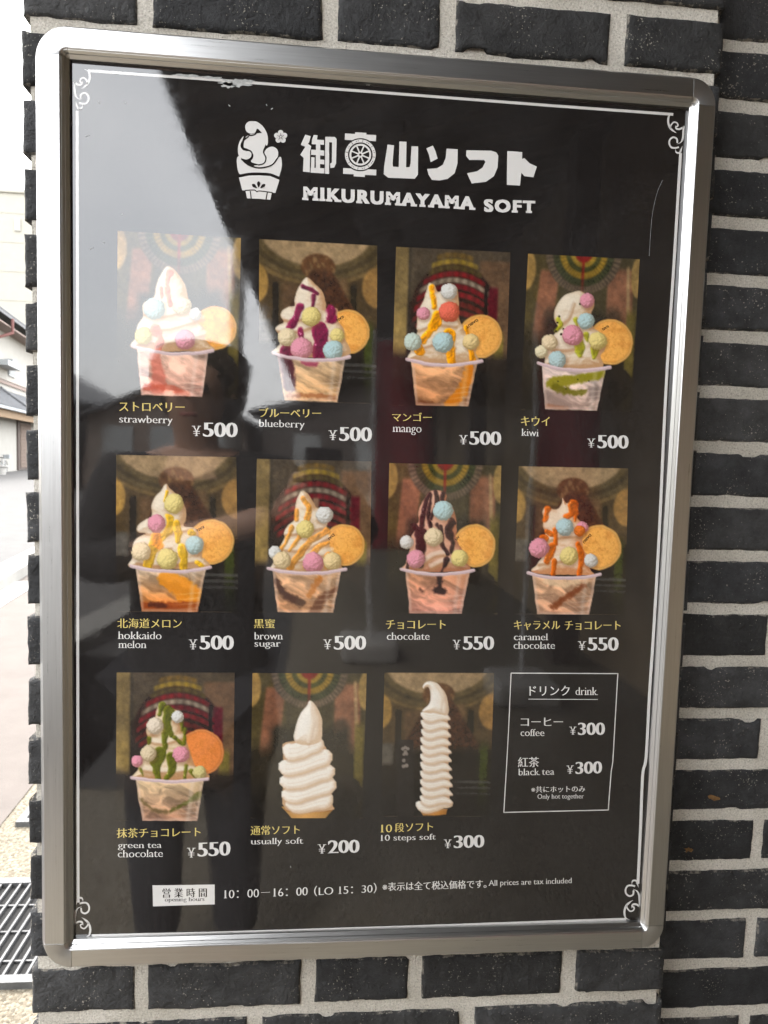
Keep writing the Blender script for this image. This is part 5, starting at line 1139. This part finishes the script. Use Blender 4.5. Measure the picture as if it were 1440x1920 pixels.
# ---- the photographer, mirrored in the sign
M_JACKET = plain('charcoal_jacket_cloth', (.028, .027, .028), .9, .2, 12, .002, 60); M_SKIN = plain('skin', (.46, .28, .20), .55); M_HAIR = plain('black_hair', (.018, .015, .013), .5, .3, 40, .002, 120); M_TROUSER = plain('dark_trousers', (.035, .036, .042), .9)
def skin_body(name, nodes, edges, mat, parent, sub=2, origin=(0, 0, 0)):
    me = bpy.data.meshes.new(name); o3 = Vector(origin); me.from_pydata([tuple(Vector(q[0]) - o3) for q in nodes], edges, []); ob = bpy.data.objects.new(name, me); COL.objects.link(ob); ob.location = o3
    md = ob.modifiers.new('skin', 'SKIN'); md.use_smooth_shade = True
    for i, q in enumerate(nodes):
        r = q[1]; me.skin_vertices[0].data[i].radius = (r, r) if not isinstance(r, tuple) else r
    me.skin_vertices[0].data[0].use_root = True
    sb = ob.modifiers.new('sub', 'SUBSURF'); sb.levels = sub; sb.render_levels = sub
    me.materials.append(mat)
    if parent is not None: attach(ob, parent)
    return ob
dz = .0
px_, py_ = -.36, -1.10
person = thing('person', 'person in dark jacket with black hair holding up a phone, mirrored in the sign', 'person', (px_, py_, 0))
hx_, hz_ = CAM[0], CAM[2] - .075
B = [((px_, py_, .86), (.15, .12)), ((px_, py_, 1.02), (.14, .11)), ((px_, py_, 1.20), (.17, .12)), ((px_, py_ + .01, 1.33), (.13, .10)), ((px_, py_ + .03, 1.405), .052), ((px_, py_ + .05, 1.47), .062), ((px_, py_ + .06, 1.545), (.080, .092)), ((px_, py_ + .05, 1.62), (.070, .085)),
     ((px_ + .18, py_, 1.33), .062), ((px_ + .27, py_ + .10, 1.14), .046), ((hx_ + .09, -.80, hz_ - .04), .032), ((px_ - .18, py_, 1.33), .062), ((px_ - .24, py_ + .12, 1.13), .046), ((hx_ - .10, -.80, hz_ - .05), .032),
     ((px_ + .09, py_, .82), .095), ((px_ + .10, py_ + .02, .46), .062), ((px_ + .10, py_ - .02, .09), .043), ((px_ + .11, py_ + .12, .045), .036), ((px_ - .09, py_, .82), .095), ((px_ - .10, py_ + .02, .46), .062), ((px_ - .10, py_ - .02, .09), .043), ((px_ - .11, py_ + .12, .045), .036)]
E_ = [(0, 1), (1, 2), (2, 3), (3, 4), (4, 5), (5, 6), (6, 7), (3, 8), (8, 9), (9, 10), (3, 11), (11, 12), (12, 13), (0, 14), (14, 15), (15, 16), (16, 17), (0, 18), (18, 19), (19, 20), (20, 21)]
skin_body('body', B, E_, M_SKIN, person)
JK = [((px_, py_, .52), (.255, .17)), ((px_, py_, .80), (.215, .155)), ((px_, py_, 1.02), (.165, .13)), ((px_, py_, 1.20), (.195, .14)), ((px_, py_ + .005, 1.335), (.15, .115)), ((px_, py_ + .02, 1.39), .075), ((px_ + .19, py_, 1.335), .080), ((px_ + .275, py_ + .10, 1.135), .064), ((hx_ + .115, -.855, hz_ - .06), .046), ((px_ - .19, py_, 1.335), .080), ((px_ - .245, py_ + .12, 1.125), .064), ((hx_ - .125, -.855, hz_ - .07), .046)]
skin_body('jacket', JK, [(0, 1), (1, 2), (2, 3), (3, 4), (4, 5), (4, 6), (6, 7), (7, 8), (4, 9), (9, 10), (10, 11)], M_JACKET, person)
TR = [((px_, py_, .88), (.165, .135)), ((px_ + .09, py_, .80), .11), ((px_ + .10, py_ + .02, .46), .078), ((px_ + .10, py_ - .02, .11), .062), ((px_ - .09, py_, .80), .11), ((px_ - .10, py_ + .02, .46), .078), ((px_ - .10, py_ - .02, .11), .062)]
skin_body('trousers', TR, [(0, 1), (1, 2), (2, 3), (0, 4), (4, 5), (5, 6)], M_TROUSER, person)
for s in (1, -1):
    skin_body('shoe', [((px_ + s * .10, py_ - .04, .05), .05), ((px_ + s * .105, py_ + .08, .045), .045), ((px_ + s * .11, py_ + .17, .038), .034)], [(0, 1), (1, 2)], M_TYRE, person)
HR = [((px_, py_ + .02, 1.665), (.118, .115)), ((px_, py_ - .04, 1.58), (.122, .095)), ((px_, py_ - .06, 1.45), (.115, .07)), ((px_ + .095, py_ + .03, 1.53), .046), ((px_ - .095, py_ + .03, 1.53), .046), ((px_, py_ + .115, 1.655), (.095, .045))]
skin_body('hair', HR, [(0, 1), (1, 2), (0, 3), (0, 4), (0, 5)], M_HAIR, person)
for s in (1, -1):
    a = MB(); bm = bmesh.new(); bmesh.ops.create_uvsphere(bm, u_segments=12, v_segments=8, radius=.012, matrix=Matrix.Translation((px_ + s * .031, py_ + .140, 1.548))); bm.verts.index_update()
    a.add([tuple(q.co) for q in bm.verts], [tuple(q.index for q in f.verts) for f in bm.faces]); bm.free(); a.build('eye', plain('eye', (.03, .025, .02), .2), person, True)
skin_body('nose', [((px_, py_ + .145, 1.56), .008), ((px_, py_ + .163, 1.52), .012)], [(0, 1)], M_SKIN, person, 2)
skin_body('mouth', [((px_ - .022, py_ + .138, 1.487), .005), ((px_, py_ + .146, 1.487), .007), ((px_ + .022, py_ + .138, 1.487), .005)], [(1, 0), (1, 2)], plain('lip', (.32, .12, .10), .5), person, 2)
for s in (1, -1): skin_body('ear', [((px_ + s * .083, py_ + .05, 1.57), .012), ((px_ + s * .085, py_ + .05, 1.53), .010)], [(0, 1)], M_SKIN, person, 2)
# hands closed on the sides of the phone, which lies behind the lens
PHY = CAM[1] - .016
for s in (1, -1):
    wr = Vector((hx_ + s * .092, -.80, hz_ - .045)); pl = Vector((hx_ + s * .058, PHY - .030, hz_ - .02))
    nodes = [(wr, .028), (pl, (.026, .018))]; ed = [(0, 1)]
    for k in range(4):
        z = hz_ + .035 - .021 * k; L_ = (1.0, 1.1, 1.05, .85)[k]; n0 = len(nodes)
        nodes += [(Vector((hx_ + s * .056, PHY - .016, z)), .0095), (Vector((hx_ + s * .052, PHY + .004, z + .002)), .0085), (Vector((hx_ + s * (.052 - .020 * L_), PHY + .0145, z + .003)), .0072)]
        ed += [(1, n0), (n0, n0 + 1), (n0 + 1, n0 + 2)]
    n0 = len(nodes); nodes += [(Vector((hx_ + s * .045, PHY - .026, hz_ - .045)), .012), (Vector((hx_ + s * .022, PHY - .018, hz_ - .02)), .010)]; ed += [(1, n0), (n0, n0 + 1)]
    skin_body('hand', nodes, ed, M_SKIN, person, 2)
a = MB(); a.box(hx_ - .038, hx_ + .038, PHY - .008, PHY, CAM[2] - .140, CAM[2] + .018, 0, None, .003)
ph = thing('phone', 'dark phone held upright in both hands by the photographer', 'phone', (hx_, PHY, CAM[2] - .14))
a.build('case', plain('phone_case', (.03, .03, .034), .4), ph)
a = MB(); a.box(hx_ - .034, hx_ + .034, PHY - .0088, PHY - .0082, CAM[2] - .134, CAM[2] + .012); a.build('screen', plain('phone_screen', (.02, .02, .024), .1), ph)
a = MB(); a.tube([(hx_ - .02, PHY, CAM[2]), (hx_ - .02, PHY + .0025, CAM[2])], .009, 16); a.build('lens', plain('lens_ring', (.05, .05, .055), .2), ph)
